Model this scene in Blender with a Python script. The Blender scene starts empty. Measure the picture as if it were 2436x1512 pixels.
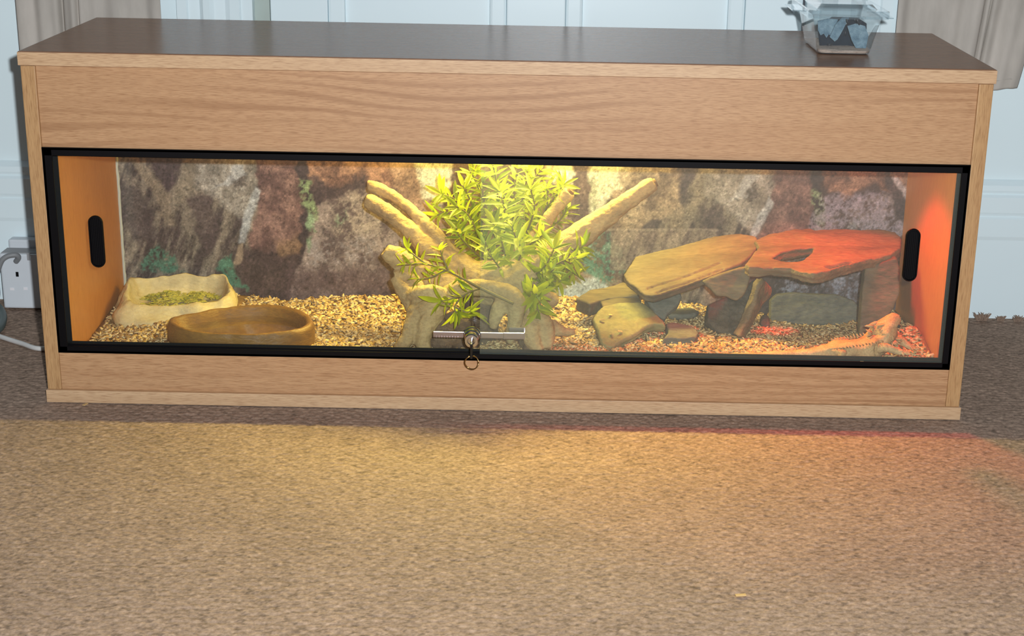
import bpy, bmesh, math, random
import numpy as np
from mathutils import Vector, Matrix, noise as mnoise

S = bpy.context.scene
COL = S.collection
R_ = random.Random(7)
RNG = np.random.default_rng(11)

# ------------------------------------------------------------------ camera, light, exposure
FPX, PPX, PPY = 3680.59, 1292.54, 767.60
CAM = Vector((0.05336, -1.8984, 0.73916))
ROT = np.array([[0.9998098378, 0.0073522155, 0.0180619244],
                [0.0194493497, -0.3085953455, -0.9509945507],
                [-0.001418091, 0.9511650002, -0.3086796582]])       # rows: right, down, forward
cd = bpy.data.cameras.new('camera')
cam = bpy.data.objects.new('camera', cd); COL.objects.link(cam)
cd.sensor_width = 36.0; cd.lens = FPX / 2436 * 36.0
cd.shift_x = -(PPX - 1218) / 2436; cd.shift_y = (PPY - 756) / 2436
cd.clip_start = 0.02; cd.clip_end = 50
M = Matrix.Identity(4)
for i in range(3):
    M[i][0] = ROT[0][i]; M[i][1] = -ROT[1][i]; M[i][2] = -ROT[2][i]; M[i][3] = CAM[i]
cam.matrix_world = M
S.camera = cam

w = bpy.data.worlds.new('room_ambience'); S.world = w; w.use_nodes = True
w.node_tree.nodes['Background'].inputs[0].default_value = (0.80, 0.88, 1.0, 1)
w.node_tree.nodes['Background'].inputs[1].default_value = 0.085

FLASH_W = 168.0          # the camera's own flash, just above and beside the lens
TUBE_E = 82.0           # daylight tube in the tank
HEAT_W = 9.5            # red heat bulb in the tank
fl = bpy.data.lights.new('camera_flash', 'POINT'); fl.energy = FLASH_W; fl.color = (0.93, 0.97, 1.0); fl.shadow_soft_size = 0.012
flo = bpy.data.objects.new('camera_flash', fl); COL.objects.link(flo)
flo.location = CAM + Vector((0.055, 0.0, 0.045))
FILL_W = 5.1           # added fill in front of the tube, brightens the carpet
tl = bpy.data.lights.new('carpet_fill_light', 'AREA'); tl.energy = FILL_W; tl.color = (1.0, 0.80, 0.21)
tl.shape = 'RECTANGLE'; tl.size = 0.44; tl.size_y = 0.02; tl.spread = math.radians(150)
tlo = bpy.data.objects.new('carpet_fill_light', tl); COL.objects.link(tlo)
tlo.location = (0.01, 0.258, 0.404); tlo.rotation_euler = (math.radians(-52), 0, 0)
hl = bpy.data.lights.new('heat_bulb_light', 'SPOT'); hl.energy = HEAT_W; hl.color = (1.0, 0.035, 0.012)
hl.spot_size = math.radians(100); hl.spot_blend = 0.25; hl.shadow_soft_size = 0.02

S.view_settings.view_transform = 'Standard'; S.view_settings.look = 'None'
S.view_settings.exposure = 0.0; S.view_settings.gamma = 1.0
S.view_settings.use_curve_mapping = False
cy = S.cycles
cy.max_bounces = 8; cy.transparent_max_bounces = 24; cy.diffuse_bounces = 4; cy.glossy_bounces = 4
cy.caustics_reflective = False; cy.caustics_refractive = False
cy.sample_clamp_indirect = 4.0
cy.use_denoising = True

def at(u, v, x=None, y=None, z=None):
    """a pixel of the photograph -> the point of its sight line at a given depth / height"""
    d = ROT.T @ np.array([(u - PPX) / FPX, (v - PPY) / FPX, 1.0])
    k = (z - CAM[2]) / d[2] if z is not None else ((y - CAM[1]) / d[1] if y is not None else (x - CAM[0]) / d[0])
    return Vector((CAM[0] + k * d[0], CAM[1] + k * d[1], CAM[2] + k * d[2]))

def at_plane(u, v, p0, n):
    d = Vector(ROT.T @ np.array([(u - PPX) / FPX, (v - PPY) / FPX, 1.0]))
    k = (p0 - CAM).dot(n) / d.dot(n)
    return CAM + d * k

# ------------------------------------------------------------------ materials
def lin(c):
    return tuple(((x / 255) / 12.92 if x / 255 <= 0.04045 else ((x / 255 + 0.055) / 1.055) ** 2.4) for x in c)

class NT:
    def __init__(s, name):
        s.m = bpy.data.materials.new(name); s.m.use_nodes = True
        s.t = s.m.node_tree; s.n = s.t.nodes; s.l = s.t.links
        s.b = s.n['Principled BSDF']; s.out = s.n['Material Output']
    def node(s, ty, **kw):
        nd = s.n.new(ty)
        for k, v in kw.items():
            if k.startswith('i_'): nd.inputs[k[2:].replace('_', ' ')].default_value = v
            else: setattr(nd, k, v)
        return nd
    def link(s, a, b): s.l.new(a, b)
    def coords(s, scale=(1, 1, 1), rot=(0, 0, 0), kind='Object'):
        tc = s.node('ShaderNodeTexCoord'); mp = s.node('ShaderNodeMapping')
        mp.inputs['Scale'].default_value = scale; mp.inputs['Rotation'].default_value = rot
        s.link(tc.outputs[kind], mp.inputs[0]); return mp.outputs[0]
    def noise(s, vec, scale, detail=4, rough=0.55, dist=0.0):
        n = s.node('ShaderNodeTexNoise'); n.inputs['Scale'].default_value = scale
        n.inputs['Detail'].default_value = detail; n.inputs['Roughness'].default_value = rough
        n.inputs['Distortion'].default_value = dist
        s.link(vec, n.inputs['Vector']); return n.outputs['Fac']
    def ramp(s, fac, stops):
        r = s.node('ShaderNodeValToRGB'); e = r.color_ramp.elements
        while len(e) < len(stops): e.new(0.5)
        for q, (p, c) in zip(e, stops):
            q.position = p; q.color = (*c[:3], 1) if len(c) >= 3 else (c[0],) * 3 + (1,)
        s.link(fac, r.inputs[0]); return r.outputs[0]
    def mix(s, f, a, b, blend='MIX'):
        m = s.node('ShaderNodeMix'); m.data_type = 'RGBA'; m.blend_type = blend
        for sock, val in ((m.inputs[0], f), (m.inputs[6], a), (m.inputs[7], b)):
            if hasattr(val, 'is_linked') or hasattr(val, 'links'): s.link(val, sock)
            elif isinstance(val, (int, float)): sock.default_value = val
            else: sock.default_value = (*val[:3], 1)
        return m.outputs[2]
    def bump(s, h, strength, dist=0.002):
        b = s.node('ShaderNodeBump'); b.inputs['Strength'].default_value = strength; b.inputs['Distance'].default_value = dist
        s.link(h, b.inputs['Height']); s.link(b.outputs[0], s.b.inputs['Normal'])
    def base(s, col):
        if hasattr(col, 'links'): s.link(col, s.b.inputs['Base Color'])
        else: s.b.inputs['Base Color'].default_value = (*col[:3], 1)
        return s
    def rough(s, r, spec=0.5):
        s.b.inputs['Roughness'].default_value = r; s.b.inputs['Specular IOR Level'].default_value = spec; return s

def plain(name, rgb, rough=0.5, metal=0.0, spec=0.5, var=0.06, scale=40):
    t = NT(name); c = lin(rgb)
    f = t.noise(t.coords(), scale, 3)
    t.base(t.ramp(f, [(0.3, [x * (1 - var) for x in c]), (0.7, [min(1, x * (1 + var)) for x in c])]))
    t.rough(rough, spec); t.b.inputs['Metallic'].default_value = metal
    return t.m

def oak(name, axis, a, b, dark, seed=0.0, rough=0.42, swirl=False, spec=.4):
    """light oak laminate: long fine pores and soft bands along one axis"""
    t = NT(name)
    sc = [85, 85, 85]; sc['xyz'.index(axis)] = 2.6
    v = t.coords(tuple(sc)); v0 = t.coords((1, 1, 1))
    add = t.node('ShaderNodeVectorMath', operation='ADD'); t.link(v, add.inputs[0]); add.inputs[1].default_value = (seed, seed * 1.7, seed * .6)
    v = add.outputs[0]
    band = t.noise(v, 1.0, 5, 0.6, 0.6)
    col = t.ramp(band, [(0.12, a), (0.88, b)])
    sp = [1250, 1250, 1250]; sp['xyz'.index(axis)] = 62
    fine = t.noise(t.coords(tuple(sp)), 1.0, 2, 0.6)
    col = t.mix(t.ramp(fine, [(0.46, (0, 0, 0)), (0.72, (.85, .85, .85))]), col, dark, 'MIX')
    if swirl:                                           # cathedral figure of the veneer
        wv = t.node('ShaderNodeTexWave'); wv.bands_direction = 'Z'; wv.inputs['Scale'].default_value = 22
        wv.inputs['Distortion'].default_value = 16; wv.inputs['Detail'].default_value = 2; wv.inputs['Detail Scale'].default_value = 0.5
        t.link(t.coords((0.16, 1, 1)), wv.inputs['Vector'])
        sel = t.noise(t.coords((1.5, 1, 9)), 1.3, 1, 0.4)
        f = t.node('ShaderNodeMath', operation='MULTIPLY')
        t.link(t.ramp(wv.outputs['Fac'], [(0.55, (0, 0, 0)), (0.95, (.55, .55, .55))]), f.inputs[0])
        t.link(t.ramp(sel, [(0.46, (0, 0, 0)), (0.6, (1, 1, 1))]), f.inputs[1])
        col = t.mix(f.outputs[0], col, dark)
    t.base(col).rough(rough, spec)
    t.bump(fine, 0.08, 0.0004)
    return t.m

OAK_A, OAK_B, OAK_D = lin((168, 128, 93)), lin((188, 150, 112)), lin((140, 100, 68))
M_oak_h = oak('oak_laminate_along', 'x', OAK_A, OAK_B, OAK_D, 0.0, 0.42, True)
M_oak_e = oak('oak_edging', 'x', lin((180, 146, 112)), lin((203, 172, 137)), lin((150, 115, 84)), 3.1)
M_oak_v = oak('oak_laminate_upright', 'z', lin((165, 126, 86)), lin((186, 150, 106)), lin((138, 100, 64)), 7.3)
M_oak_top = oak('oak_laminate_top_dimmed', 'x', lin((128, 92, 70)), lin((144, 108, 84)), lin((104, 72, 52)), 5.2, 0.25, spec=.10)  # same oak, dimness under the grazing flash put into a darker colour
M_line = oak('lamp_tinted_melamine', 'z', lin((178, 116, 56)), lin((190, 128, 66)), lin((158, 98, 44)), 2.3)  # side board with the yellow lamp's orange cast put into its colour
M_black = plain('black_plastic', (8, 7, 10), 0.5, 0, 0.12, 0.1)
M_blackslat = plain('black_vent_plastic', (6, 6, 7), 0.6, 0, 0.08, 0.1)
M_white = plain('white_gloss_paint', (224, 239, 244), 0.30, 0, 0.45, 0.012, 5)
M_wallp = plain('white_wall_paint', (222, 238, 243), 0.6, 0, 0.3, 0.012, 5)
M_plug = plain('white_plug_plastic', (208, 214, 220), 0.4, 0, 0.45, 0.02, 20)
M_plugg = plain('grey_plug_plastic', (150, 150, 152), 0.5, 0, 0.4, 0.03, 20)
M_hole = plain('dark_hole', (14, 14, 14), 0.8, 0, 0.1)
M_hole2 = plain('pale_slot_shutter', (232, 230, 234), 0.35, 0, 0.5, 0.01)
M_cablew = plain('white_cable', (205, 203, 200), 0.45)
M_cableg = plain('grey_cable', (128, 130, 132), 0.5)
M_cabled = plain('grey_green_cable', (88, 100, 98), 0.5)
M_chrome = plain('chrome', (205, 207, 212), 0.14, 1.0, 0.5, 0.02, 60)
M_steel = plain('brushed_steel', (168, 160, 166), 0.32, 1.0, 0.5, 0.04, 120)
M_brass = plain('ring_metal', (150, 125, 85), 0.25, 1.0, 0.5, 0.05)
M_keyblk = plain('black_key_head', (12, 12, 14), 0.35)
M_fabricless = None

def curtain_mat():
    t = NT('taupe_curtain_cloth')
    f = t.noise(t.coords((1, 1, 0.3)), 30, 4)
    c = t.ramp(f, [(0.3, lin((168, 162, 154))), (0.7, lin((190, 183, 175)))])
    wv = t.noise(t.coords((900, 900, 900)), 1, 1)
    t.base(c).rough(0.9, 0.1); t.bump(wv, 0.15, 0.0006)
    return t.m
M_curtain = curtain_mat()

def carpet_mat():
    t = NT('beige_loop_carpet')
    at_ = t.node('ShaderNodeVertexColor'); at_.layer_name = 'loop'
    f = t.noise(t.coords(), 260, 3)
    c = t.mix(t.ramp(f, [(0.3, (0, 0, 0)), (0.7, (1, 1, 1))]), lin((132, 112, 98)), lin((166, 143, 126)))
    c = t.mix(1.0, c, at_.outputs['Color'], 'MULTIPLY')
    t.base(c).rough(0.95, 0.1)
    t.bump(t.noise(t.coords((1, 1, 1)), 700, 2), 0.35, 0.0012)
    return t.m
M_carpet = carpet_mat()

def chips_mat():
    t = NT('beech_chips')
    g = t.node('ShaderNodeNewGeometry')
    c = t.ramp(g.outputs['Random Per Island'], [(0.0, lin((128, 96, 58))), (0.25, lin((178, 144, 96))), (0.7, lin((202, 172, 122))), (1.0, lin((222, 200, 158)))])
    t.base(c).rough(0.75, 0.2)
    return t.m
M_chips = chips_mat()
M_bed = plain('chip_bed', (140, 110, 70), 0.9, 0, 0.1, 0.25, 120)

def rock_mat(name, a, b, dark, scale=22, stretch=(1, 1, 1), rough=0.7, bump=0.5):
    t = NT(name)
    v = t.coords(stretch)
    f = t.noise(v, scale, 8, 0.6, 0.3)
    c = t.ramp(f, [(0.25, dark), (0.42, a), (0.68, b)])
    f2 = t.noise(v, scale * 9, 4, 0.6)
    c = t.mix(t.ramp(f2, [(0.35, (0.35, 0.35, 0.35)), (0.6, (0, 0, 0))]), c, dark)
    t.base(c).rough(rough, 0.25)
    ad = t.node('ShaderNodeMath', operation='ADD'); t.link(f, ad.inputs[0]); t.link(f2, ad.inputs[1])
    t.bump(ad.outputs[0], bump, 0.004)
    return t.m
M_slate = rock_mat('brown_slate', lin((94, 82, 64)), lin((122, 108, 82)), lin((66, 56, 44)), 14, (0.6, 2.2, 1.6), 0.62, .35)
M_slate2 = rock_mat('knotty_slate', lin((106, 90, 68)), lin((132, 112, 84)), lin((68, 56, 42)), 18, (0.5, 2.2, 1.6), 0.62)
M_slateg = rock_mat('grey_slate', lin((98, 96, 88)), lin((118, 115, 106)), lin((66, 64, 60)), 20, (0.7, 1.2, 2.0), 0.65)
M_slated = rock_mat('dark_slate', lin((72, 62, 54)), lin((98, 84, 70)), lin((42, 36, 32)), 26, (1.2, 1.2, 0.7), 0.55)
M_slatem = rock_mat('mossy_slate', lin((128, 122, 84)), lin((148, 140, 98)), lin((98, 90, 64)), 16, (1, 1, 1), 0.7)
M_dish = rock_mat('cream_resin_rock', lin((204, 186, 140)), lin((222, 204, 156)), lin((180, 158, 112)), 18, (1, 1, 2), 0.6, 0.35)
M_bowl = rock_mat('brown_resin_rock', lin((128, 92, 46)), lin((150, 110, 52)), lin((92, 66, 38)), 16, (1, 1, 3), 0.42, 0.3)
M_wood = rock_mat('pale_driftwood', lin((164, 140, 98)), lin((190, 166, 118)), lin((112, 90, 66)), 13, (1.5, 1.5, 2.5), 0.75, 0.5)
M_bark = rock_mat('dark_root_wood', lin((98, 80, 64)), lin((126, 104, 84)), lin((58, 46, 38)), 18, (1.2, 1.2, 2), 0.8, 0.6)
M_food = rock_mat('green_flakes', lin((176, 168, 66)), lin((208, 194, 104)), lin((130, 126, 40)), 90, (1, 1, 1), 0.8, 0.3)

def leaf_mat(name, a, b):
    t = NT(name)
    inf = t.node('ShaderNodeObjectInfo')
    g = t.node('ShaderNodeNewGeometry')
    ad = t.node('ShaderNodeMath', operation='ADD'); t.link(inf.outputs['Random'], ad.inputs[0]); t.link(g.outputs['Random Per Island'], ad.inputs[1])
    fr = t.node('ShaderNodeMath', operation='FRACT'); t.link(ad.outputs[0], fr.inputs[0])
    c = t.ramp(fr.outputs[0], [(0.0, a), (1.0, b)])
    t.base(c).rough(0.45, 0.4)
    tr = t.node('ShaderNodeBsdfTranslucent'); t.link(c, tr.inputs[0])
    mx = t.node('ShaderNodeMixShader'); mx.inputs[0].default_value = 0.5
    t.link(t.b.outputs[0], mx.inputs[1]); t.link(tr.outputs[0], mx.inputs[2]); t.link(mx.outputs[0], t.out.inputs[0])
    return t.m
M_leaf = leaf_mat('yellow_green_plastic_leaf', lin((122, 142, 8)), lin((180, 190, 20)))
M_stem = plain('olive_stem', (112, 98, 56), 0.6)

def glass_mat(name, tint=(0.97, 0.985, 0.975), haze=0.03, gl=0.6, hazecol=(0.9, 0.93, 0.9)):
    t = NT(name); t.n.remove(t.b)
    tr = t.node('ShaderNodeBsdfTransparent'); tr.inputs[0].default_value = (*tint, 1)
    gs = t.node('ShaderNodeBsdfGlossy'); gs.inputs['Roughness'].default_value = 0.03; gs.inputs[0].default_value = (1, 1, 1, 1)
    fr = t.node('ShaderNodeLayerWeight'); fr.inputs['Blend'].default_value = 0.5
    pw = t.node('ShaderNodeMath', operation='POWER'); t.link(fr.outputs['Facing'], pw.inputs[0]); pw.inputs[1].default_value = 4.0
    ml = t.node('ShaderNodeMath', operation='MULTIPLY_ADD'); t.link(pw.outputs[0], ml.inputs[0]); ml.inputs[1].default_value = .7 * gl; ml.inputs[2].default_value = .04 * gl
    df = t.node('ShaderNodeBsdfDiffuse'); df.inputs[0].default_value = (*hazecol, 1)
    m1 = t.node('ShaderNodeMixShader'); m1.inputs[0].default_value = haze
    t.link(tr.outputs[0], m1.inputs[1]); t.link(df.outputs[0], m1.inputs[2])
    m2 = t.node('ShaderNodeMixShader'); t.link(ml.outputs[0], m2.inputs[0])
    t.link(m1.outputs[0], m2.inputs[1]); t.link(gs.outputs[0], m2.inputs[2])
    t.link(m2.outputs[0], t.out.inputs[0])
    return t.m
M_glass = glass_mat('clear_pane_glass', (0.965, 0.985, 0.97), 0.006)
M_glass2 = glass_mat('hazy_pane_glass', (0.965, 0.985, 0.965), 0.028, 0.6, (.86, .95, .84))  # right pane, with more pale green haze mixed in
M_gedge = glass_mat('ground_glass_edge', (0.8, 0.9, 0.82), 0.35, 0.5, (0.75, 0.85, 0.75))
M_tub = glass_mat('clear_tub_plastic', (0.90, 0.94, 0.95), 0.06, 1.3, (0.75, 0.82, 0.85))
M_tublid = glass_mat('clear_lid_plastic', (0.82, 0.87, 0.89), 0.06, 1.4, (0.72, 0.80, 0.84))
M_water = glass_mat('still_water', (0.93, 0.93, 0.9), 0.0, 0.9)
M_carton = rock_mat('blue_grey_card', lin((108, 134, 148)), lin((150, 172, 182)), lin((78, 98, 112)), 90, (1, 1, 1), 0.9, 0.2)
M_carton_dark = plain('shaded_card', (30, 38, 48), 0.9, 0, 0.1, 0.2, 90)  # darkness of the gaps between the cards, put into the colour
M_insect = plain('black_shell', (16, 17, 24), 0.35)
M_bran = rock_mat('pale_bran', lin((206, 178, 160)), lin((226, 202, 184)), lin((150, 122, 106)), 160, (1, 1, 1), 0.9, 0.4)
M_skin = rock_mat('sandy_lizard_skin', lin((186, 150, 104)), lin((218, 186, 138)), lin((112, 84, 56)), 48, (1, 1, 1), 0.6, 0.4)
M_eye = plain('dark_eye', (20, 14, 8), 0.15)
M_spike = plain('horn_tips', (120, 92, 58), 0.6)
M_lampw = plain('lamp_cap', (220, 220, 220), 0.4)

def emit_mat(name, col, e):
    t = NT(name); t.n.remove(t.b)
    em = t.node('ShaderNodeEmission'); em.inputs[0].default_value = (*col, 1); em.inputs[1].default_value = e
    t.link(em.outputs[0], t.out.inputs[0]); return t.m
M_tube = emit_mat('lit_tube', (1.0, 0.80, 0.20), TUBE_E)
M_heat = emit_mat('lit_red_bulb', (1.0, 0.05, 0.02), 7.0)

# ------------------------------------------------------------------ object helpers
def link(o, parent=None):
    COL.objects.link(o)
    if parent is not None: o.parent = parent
    return o

LOC = {}
def wloc(o):
    return LOC.get(o.name, Vector((0, 0, 0))) if o is not None else Vector((0, 0, 0))

def tag(o, label=None, cat=None, group=None, kind=None):
    if label: o['label'] = label
    if cat: o['category'] = cat
    if group: o['group'] = group
    if kind: o['kind'] = kind
    return o

def thing(name, loc, label, cat, group=None):
    o = bpy.data.objects.new(name, None); o.empty_display_size = 0.02
    o.location = loc; link(o); LOC[o.name] = Vector(loc)
    return tag(o, label, cat, group)

def mk(name, bm, mat, parent=None, loc=None, smooth=False):
    """bmesh in world coordinates -> one object, origin at loc (or at its parent)"""
    base = wloc(parent); org = Vector(loc) if loc is not None else base
    bmesh.ops.translate(bm, vec=-org, verts=bm.verts)
    me = bpy.data.meshes.new(name); bm.to_mesh(me); bm.free()
    for m in (mat if isinstance(mat, (list, tuple)) else [mat]): me.materials.append(m)
    if smooth:
        me.shade_smooth()
    o = bpy.data.objects.new(name, me); o.location = org - base
    link(o, parent); LOC[o.name] = org
    return o

def mk_np(name, V, Fq, mat, parent=None, smooth=False):
    V = np.asarray(V, dtype=np.float32) - np.array(wloc(parent), dtype=np.float32)
    me = bpy.data.meshes.new(name); Fq = np.asarray(Fq, dtype=np.int32); k = Fq.shape[1]
    me.vertices.add(len(V)); me.vertices.foreach_set('co', V.ravel())
    me.loops.add(Fq.size); me.loops.foreach_set('vertex_index', Fq.ravel())
    me.polygons.add(len(Fq)); me.polygons.foreach_set('loop_start', np.arange(0, Fq.size, k, dtype=np.int32))
    me.update(calc_edges=True); me.validate()
    me.materials.append(mat)
    if smooth: me.shade_smooth()
    o = bpy.data.objects.new(name, me); link(o, parent); LOC[o.name] = wloc(parent)
    return o

def bx(bm, x0, x1, y0, y1, z0, z1, bev=0.0, seg=2):
    r = bmesh.ops.create_cube(bm, size=1.0)
    vs = r['verts']
    bmesh.ops.scale(bm, vec=(x1 - x0, y1 - y0, z1 - z0), verts=vs)
    bmesh.ops.translate(bm, vec=((x0 + x1) / 2, (y0 + y1) / 2, (z0 + z1) / 2), verts=vs)
    if bev > 0:
        es = list({e for v in vs for e in v.link_edges})
        bmesh.ops.bevel(bm, geom=es, offset=bev, segments=seg, profile=0.6, affect='EDGES')
    return bm

def box(*a, **k):
    return bx(bmesh.new(), *a, **k)

def tube(bm, pts, rad, n=10, caps=True, squash=None):
    """tapered tube along points"""
    pts = [Vector(p) for p in pts]
    if not hasattr(rad, '__len__'): rad = [rad] * len(pts)
    up = None; rings = []
    for i, p in enumerate(pts):
        t = (pts[min(i + 1, len(pts) - 1)] - pts[max(i - 1, 0)]).normalized()
        if up is None: up = t.orthogonal().normalized()
        up = (up - t * up.dot(t)).normalized(); sd = t.cross(up)
        ring = []
        for k in range(n):
            a = 2 * math.pi * k / n
            o = (up * math.cos(a) + sd * math.sin(a)) * rad[i]
            if squash: o = Vector((o.x * squash[0], o.y * squash[1], o.z * squash[2]))
            ring.append(bm.verts.new(p + o))
        rings.append(ring)
    for a, b in zip(rings, rings[1:]):
        for k in range(n): bm.faces.new((a[k], a[(k + 1) % n], b[(k + 1) % n], b[k]))
    if caps:
        bm.faces.new(list(reversed(rings[0]))); bm.faces.new(rings[-1])
    return bm

def smooth_path(pts, rad, m=6):
    """Catmull-Rom through points and radii"""
    P = [Vector(p) for p in pts]; out = []; ro = []
    for i in range(len(P) - 1):
        p0, p1, p2, p3 = P[max(i - 1, 0)], P[i], P[i + 1], P[min(i + 2, len(P) - 1)]
        for k in range(m):
            t = k / m
            out.append(0.5 * ((2 * p1) + (p2 - p0) * t + (2 * p0 - 5 * p1 + 4 * p2 - p3) * t * t + (3 * p1 - p0 - 3 * p2 + p3) * t ** 3))
            ro.append(rad[i] * (1 - t) + rad[i + 1] * t)
    out.append(P[-1]); ro.append(rad[-1])
    return out, ro

def jitter(bm, amp, scale, seed=0.0, dirs=(1, 1, 1)):
    for v in bm.verts:
        n = mnoise.noise_vector(v.co * scale + Vector((seed, seed * 2, -seed)))
        n2 = mnoise.noise_vector(v.co * scale * 3.1 + Vector((seed, seed, seed)))
        d = n * amp + n2 * amp * 0.4
        v.co += Vector((d.x * dirs[0], d.y * dirs[1], d.z * dirs[2]))

def lathe(bm, prof, c, n=24, axis='z'):
    rings = []
    for r, h in prof:
        ring = []
        for k in range(n):
            a = 2 * math.pi * k / n
            if axis == 'z': q = Vector((r * math.cos(a), r * math.sin(a), h))
            elif axis == 'y': q = Vector((r * math.cos(a), h, r * math.sin(a)))
            else: q = Vector((h, r * math.cos(a), r * math.sin(a)))
            ring.append(bm.verts.new(Vector(c) + q))
        rings.append(ring)
    for a, b in zip(rings, rings[1:]):
        for k in range(n): bm.faces.new((a[k], a[(k + 1) % n], b[(k + 1) % n], b[k]))
    bm.faces.new(rings[0]); bm.faces.new(rings[-1])
    bmesh.ops.recalc_face_normals(bm, faces=bm.faces)
    return bm

# ------------------------------------------------------------------ numpy noise
def vnoise(x, y, seed):
    rs = np.random.default_rng(seed); T = rs.random((256, 256))
    xi = np.floor(x).astype(int); yi = np.floor(y).astype(int); fx = x - xi; fy = y - yi
    fx = fx * fx * (3 - 2 * fx); fy = fy * fy * (3 - 2 * fy)
    g = lambda i, j: T[i % 256, j % 256]
    return (g(xi, yi) * (1 - fx) + g(xi + 1, yi) * fx) * (1 - fy) + (g(xi, yi + 1) * (1 - fx) + g(xi + 1, yi + 1) * fx) * fy
def fbm(x, y, seed, octv=5, rough=0.55):
    s = 0; a = 1; t = 0
    for o in range(octv):
        s = s + a * vnoise(x * 2 ** o + 17.3 * o, y * 2 ** o + 5.1 * o, seed + o); t += a; a *= rough
    return s / t

# ------------------------------------------------------------------ the room
WALL_Y, DOOR_Y = 0.462, 0.470
H, D, W2, T = 0.4593, 0.3426, 0.600, 0.018        # the tank cabinet

def build_floor():
    x0, x1, y0, y1, st = -0.84, 0.88, -0.67, 0.478, 0.0018
    nx, ny = int((x1 - x0) / st) + 1, int((y1 - y0) / st) + 1
    X, Y = np.meshgrid(np.linspace(x0, x1, nx), np.linspace(y0, y1, ny))
    ax, ay = 0.0068, 0.0088                          # loop spacing, rows offset by half a loop
    wob = (fbm(X * 6, Y * 6, 5, 3) - .5) * 0.012
    gy = (Y + wob * .6) / ay; ry = np.floor(gy)
    best = np.full(X.shape, 9.0); col = np.zeros(X.shape)
    rs = np.random.default_rng(3); JT = rs.random((512, 512, 3))
    for dr in (-1, 0, 1):
        r = (ry + dr).astype(int)
        gx = (X + wob) / ax + 0.5 * (r % 2); rx = np.floor(gx)
        for dc in (-1, 0, 1):
            c = (rx + dc).astype(int); j = JT[r % 512, c % 512]
            px = c + .5 + (j[..., 0] - .5) * .6; py = r + .5 + (j[..., 1] - .5) * .6
            ddx = (gx - px) * .9 - (gy - py) * 0.55; dd = ddx ** 2 * 0.75 + ((gy - py) * 1.05 + (gx - px) * .25) ** 2
            m = dd < best; best = np.where(m, dd, best); col = np.where(m, j[..., 2], col)
    hgt = np.sqrt(np.clip(1 - best * 1.15, 0.06, 1))
    Z = -0.0026 + 0.0024 * hgt * (0.75 + 0.25 * col)
    sx = np.clip((np.abs(X) - 0.62) / 0.02, 0, 1)
    V = np.stack([X, Y, Z], -1).reshape(-1, 3)
    idx = np.arange(nx * ny).reshape(ny, nx)
    Fq = np.stack([idx[:-1, :-1], idx[:-1, 1:], idx[1:, 1:], idx[1:, :-1]], -1).reshape(-1, 4)
    # the plain rest of the room's carpet round the detailed part
    o0 = len(V); xa, xb, ya, yb, zz = -3.0, 3.0, -4.0, 0.478, -0.0012
    ext = [(xa, ya), (xb, ya), (xa, y0), (x0, y0), (x1, y0), (xb, y0), (xa, yb), (x0, yb), (x1, yb), (xb, yb)]
    V = np.vstack([V, np.array([(a, b, zz) for a, b in ext])])
    Fx = np.array([(0, 1, 5, 2), (2, 3, 7, 6), (4, 5, 9, 8)]) + o0
    o = mk_np('floor', V, np.vstack([Fq, Fx]), M_carpet, None, True)
    tone = np.full((len(V), 4), .86, dtype=np.float32)
    ds = fbm((X * .95 + Y * .5) * 190, (Y - X * .18) * 370, 77, 2)           # slanted dark gaps; shade between the loops put into the colour
    tn = (0.66 + 0.38 * hgt) * (1 - .36 * np.clip((ds - .66) * 12, 0, 1)) * (1 + .14 * np.clip((.32 - ds) * 12, 0, 1)) * (0.88 + 0.20 * col)
    ph = (fbm(X * 30, Y * 30, 87, 2) - .5) * 5                          # rows of loops run on two diagonals
    tn = tn * (1 + .075 * np.sin((X * .62 + Y * .78) / .0115 * 6.283 + ph) + .05 * np.sin((X * -.62 + Y * .78) / .0115 * 6.283 - ph)) * 1.05 * (0.9 + 0.2 * fbm(X * 14, Y * 14, 9, 3))
    tone[:nx * ny, :3] = tn.reshape(-1, 1)
    ca = o.data.color_attributes.new('loop', 'FLOAT_COLOR', 'POINT'); ca.data.foreach_set('color', tone.ravel())
    tag(o, kind='structure', label='beige looped pile carpet running under the tank to the skirting')
    return o
floor = build_floor()

def build_tufts():
    bm = bmesh.new()
    spots = [(2335, 744, .014), (2342, 741, .012), (2329, 748, .01), (2383, 746, .008), (2378, 749, .008), (2418, 746, .010), (2426, 749, .007)]
    for u, v, r in spots:
        c = at(u, v + 6, y=0.432); c.z = 0.001
        for k in range(26):
            a = R_.uniform(0, 6.28); l = r * R_.uniform(.6, 1.1); q = c + Vector((R_.uniform(-.4, .4) * r, R_.uniform(-.2, .2) * r, 0))
            tube(bm, [q, q + Vector((math.cos(a) * l * .35, -abs(math.sin(a)) * l * .2, l * .6)), q + Vector((math.cos(a) * l * .7, -abs(math.sin(a)) * l * .3, l))], [.0012, .001, .0004], 4)
    o = mk('loose_tufts', bm, M_carpet, floor); o['kind'] = 'stuff'
    ca = o.data.color_attributes.new('loop', 'FLOAT_COLOR', 'POINT')
    ca.data.foreach_set('color', np.full(len(o.data.vertices) * 4, 0.85, dtype=np.float32))
build_tufts()

def struct(name, bm, mat, parent=None, label=None):
    o = mk(name, bm, mat, parent)
    if parent is None: o['kind'] = 'structure'
    if label: o['label'] = label
    return o

LX0, LX1 = -0.508, 0.563                            # outer edges of the door surround
bm = box(-3, LX0, WALL_Y, WALL_Y + .12, -.01, 2.5); bx(bm, LX1, 3, WALL_Y, WALL_Y + .12, -.01, 2.5); bx(bm, LX0, LX1, WALL_Y + .03, WALL_Y + .12, 2.06, 2.5)
struct('wall_back', bm, M_wallp, label='white painted wall behind the tank')

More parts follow.
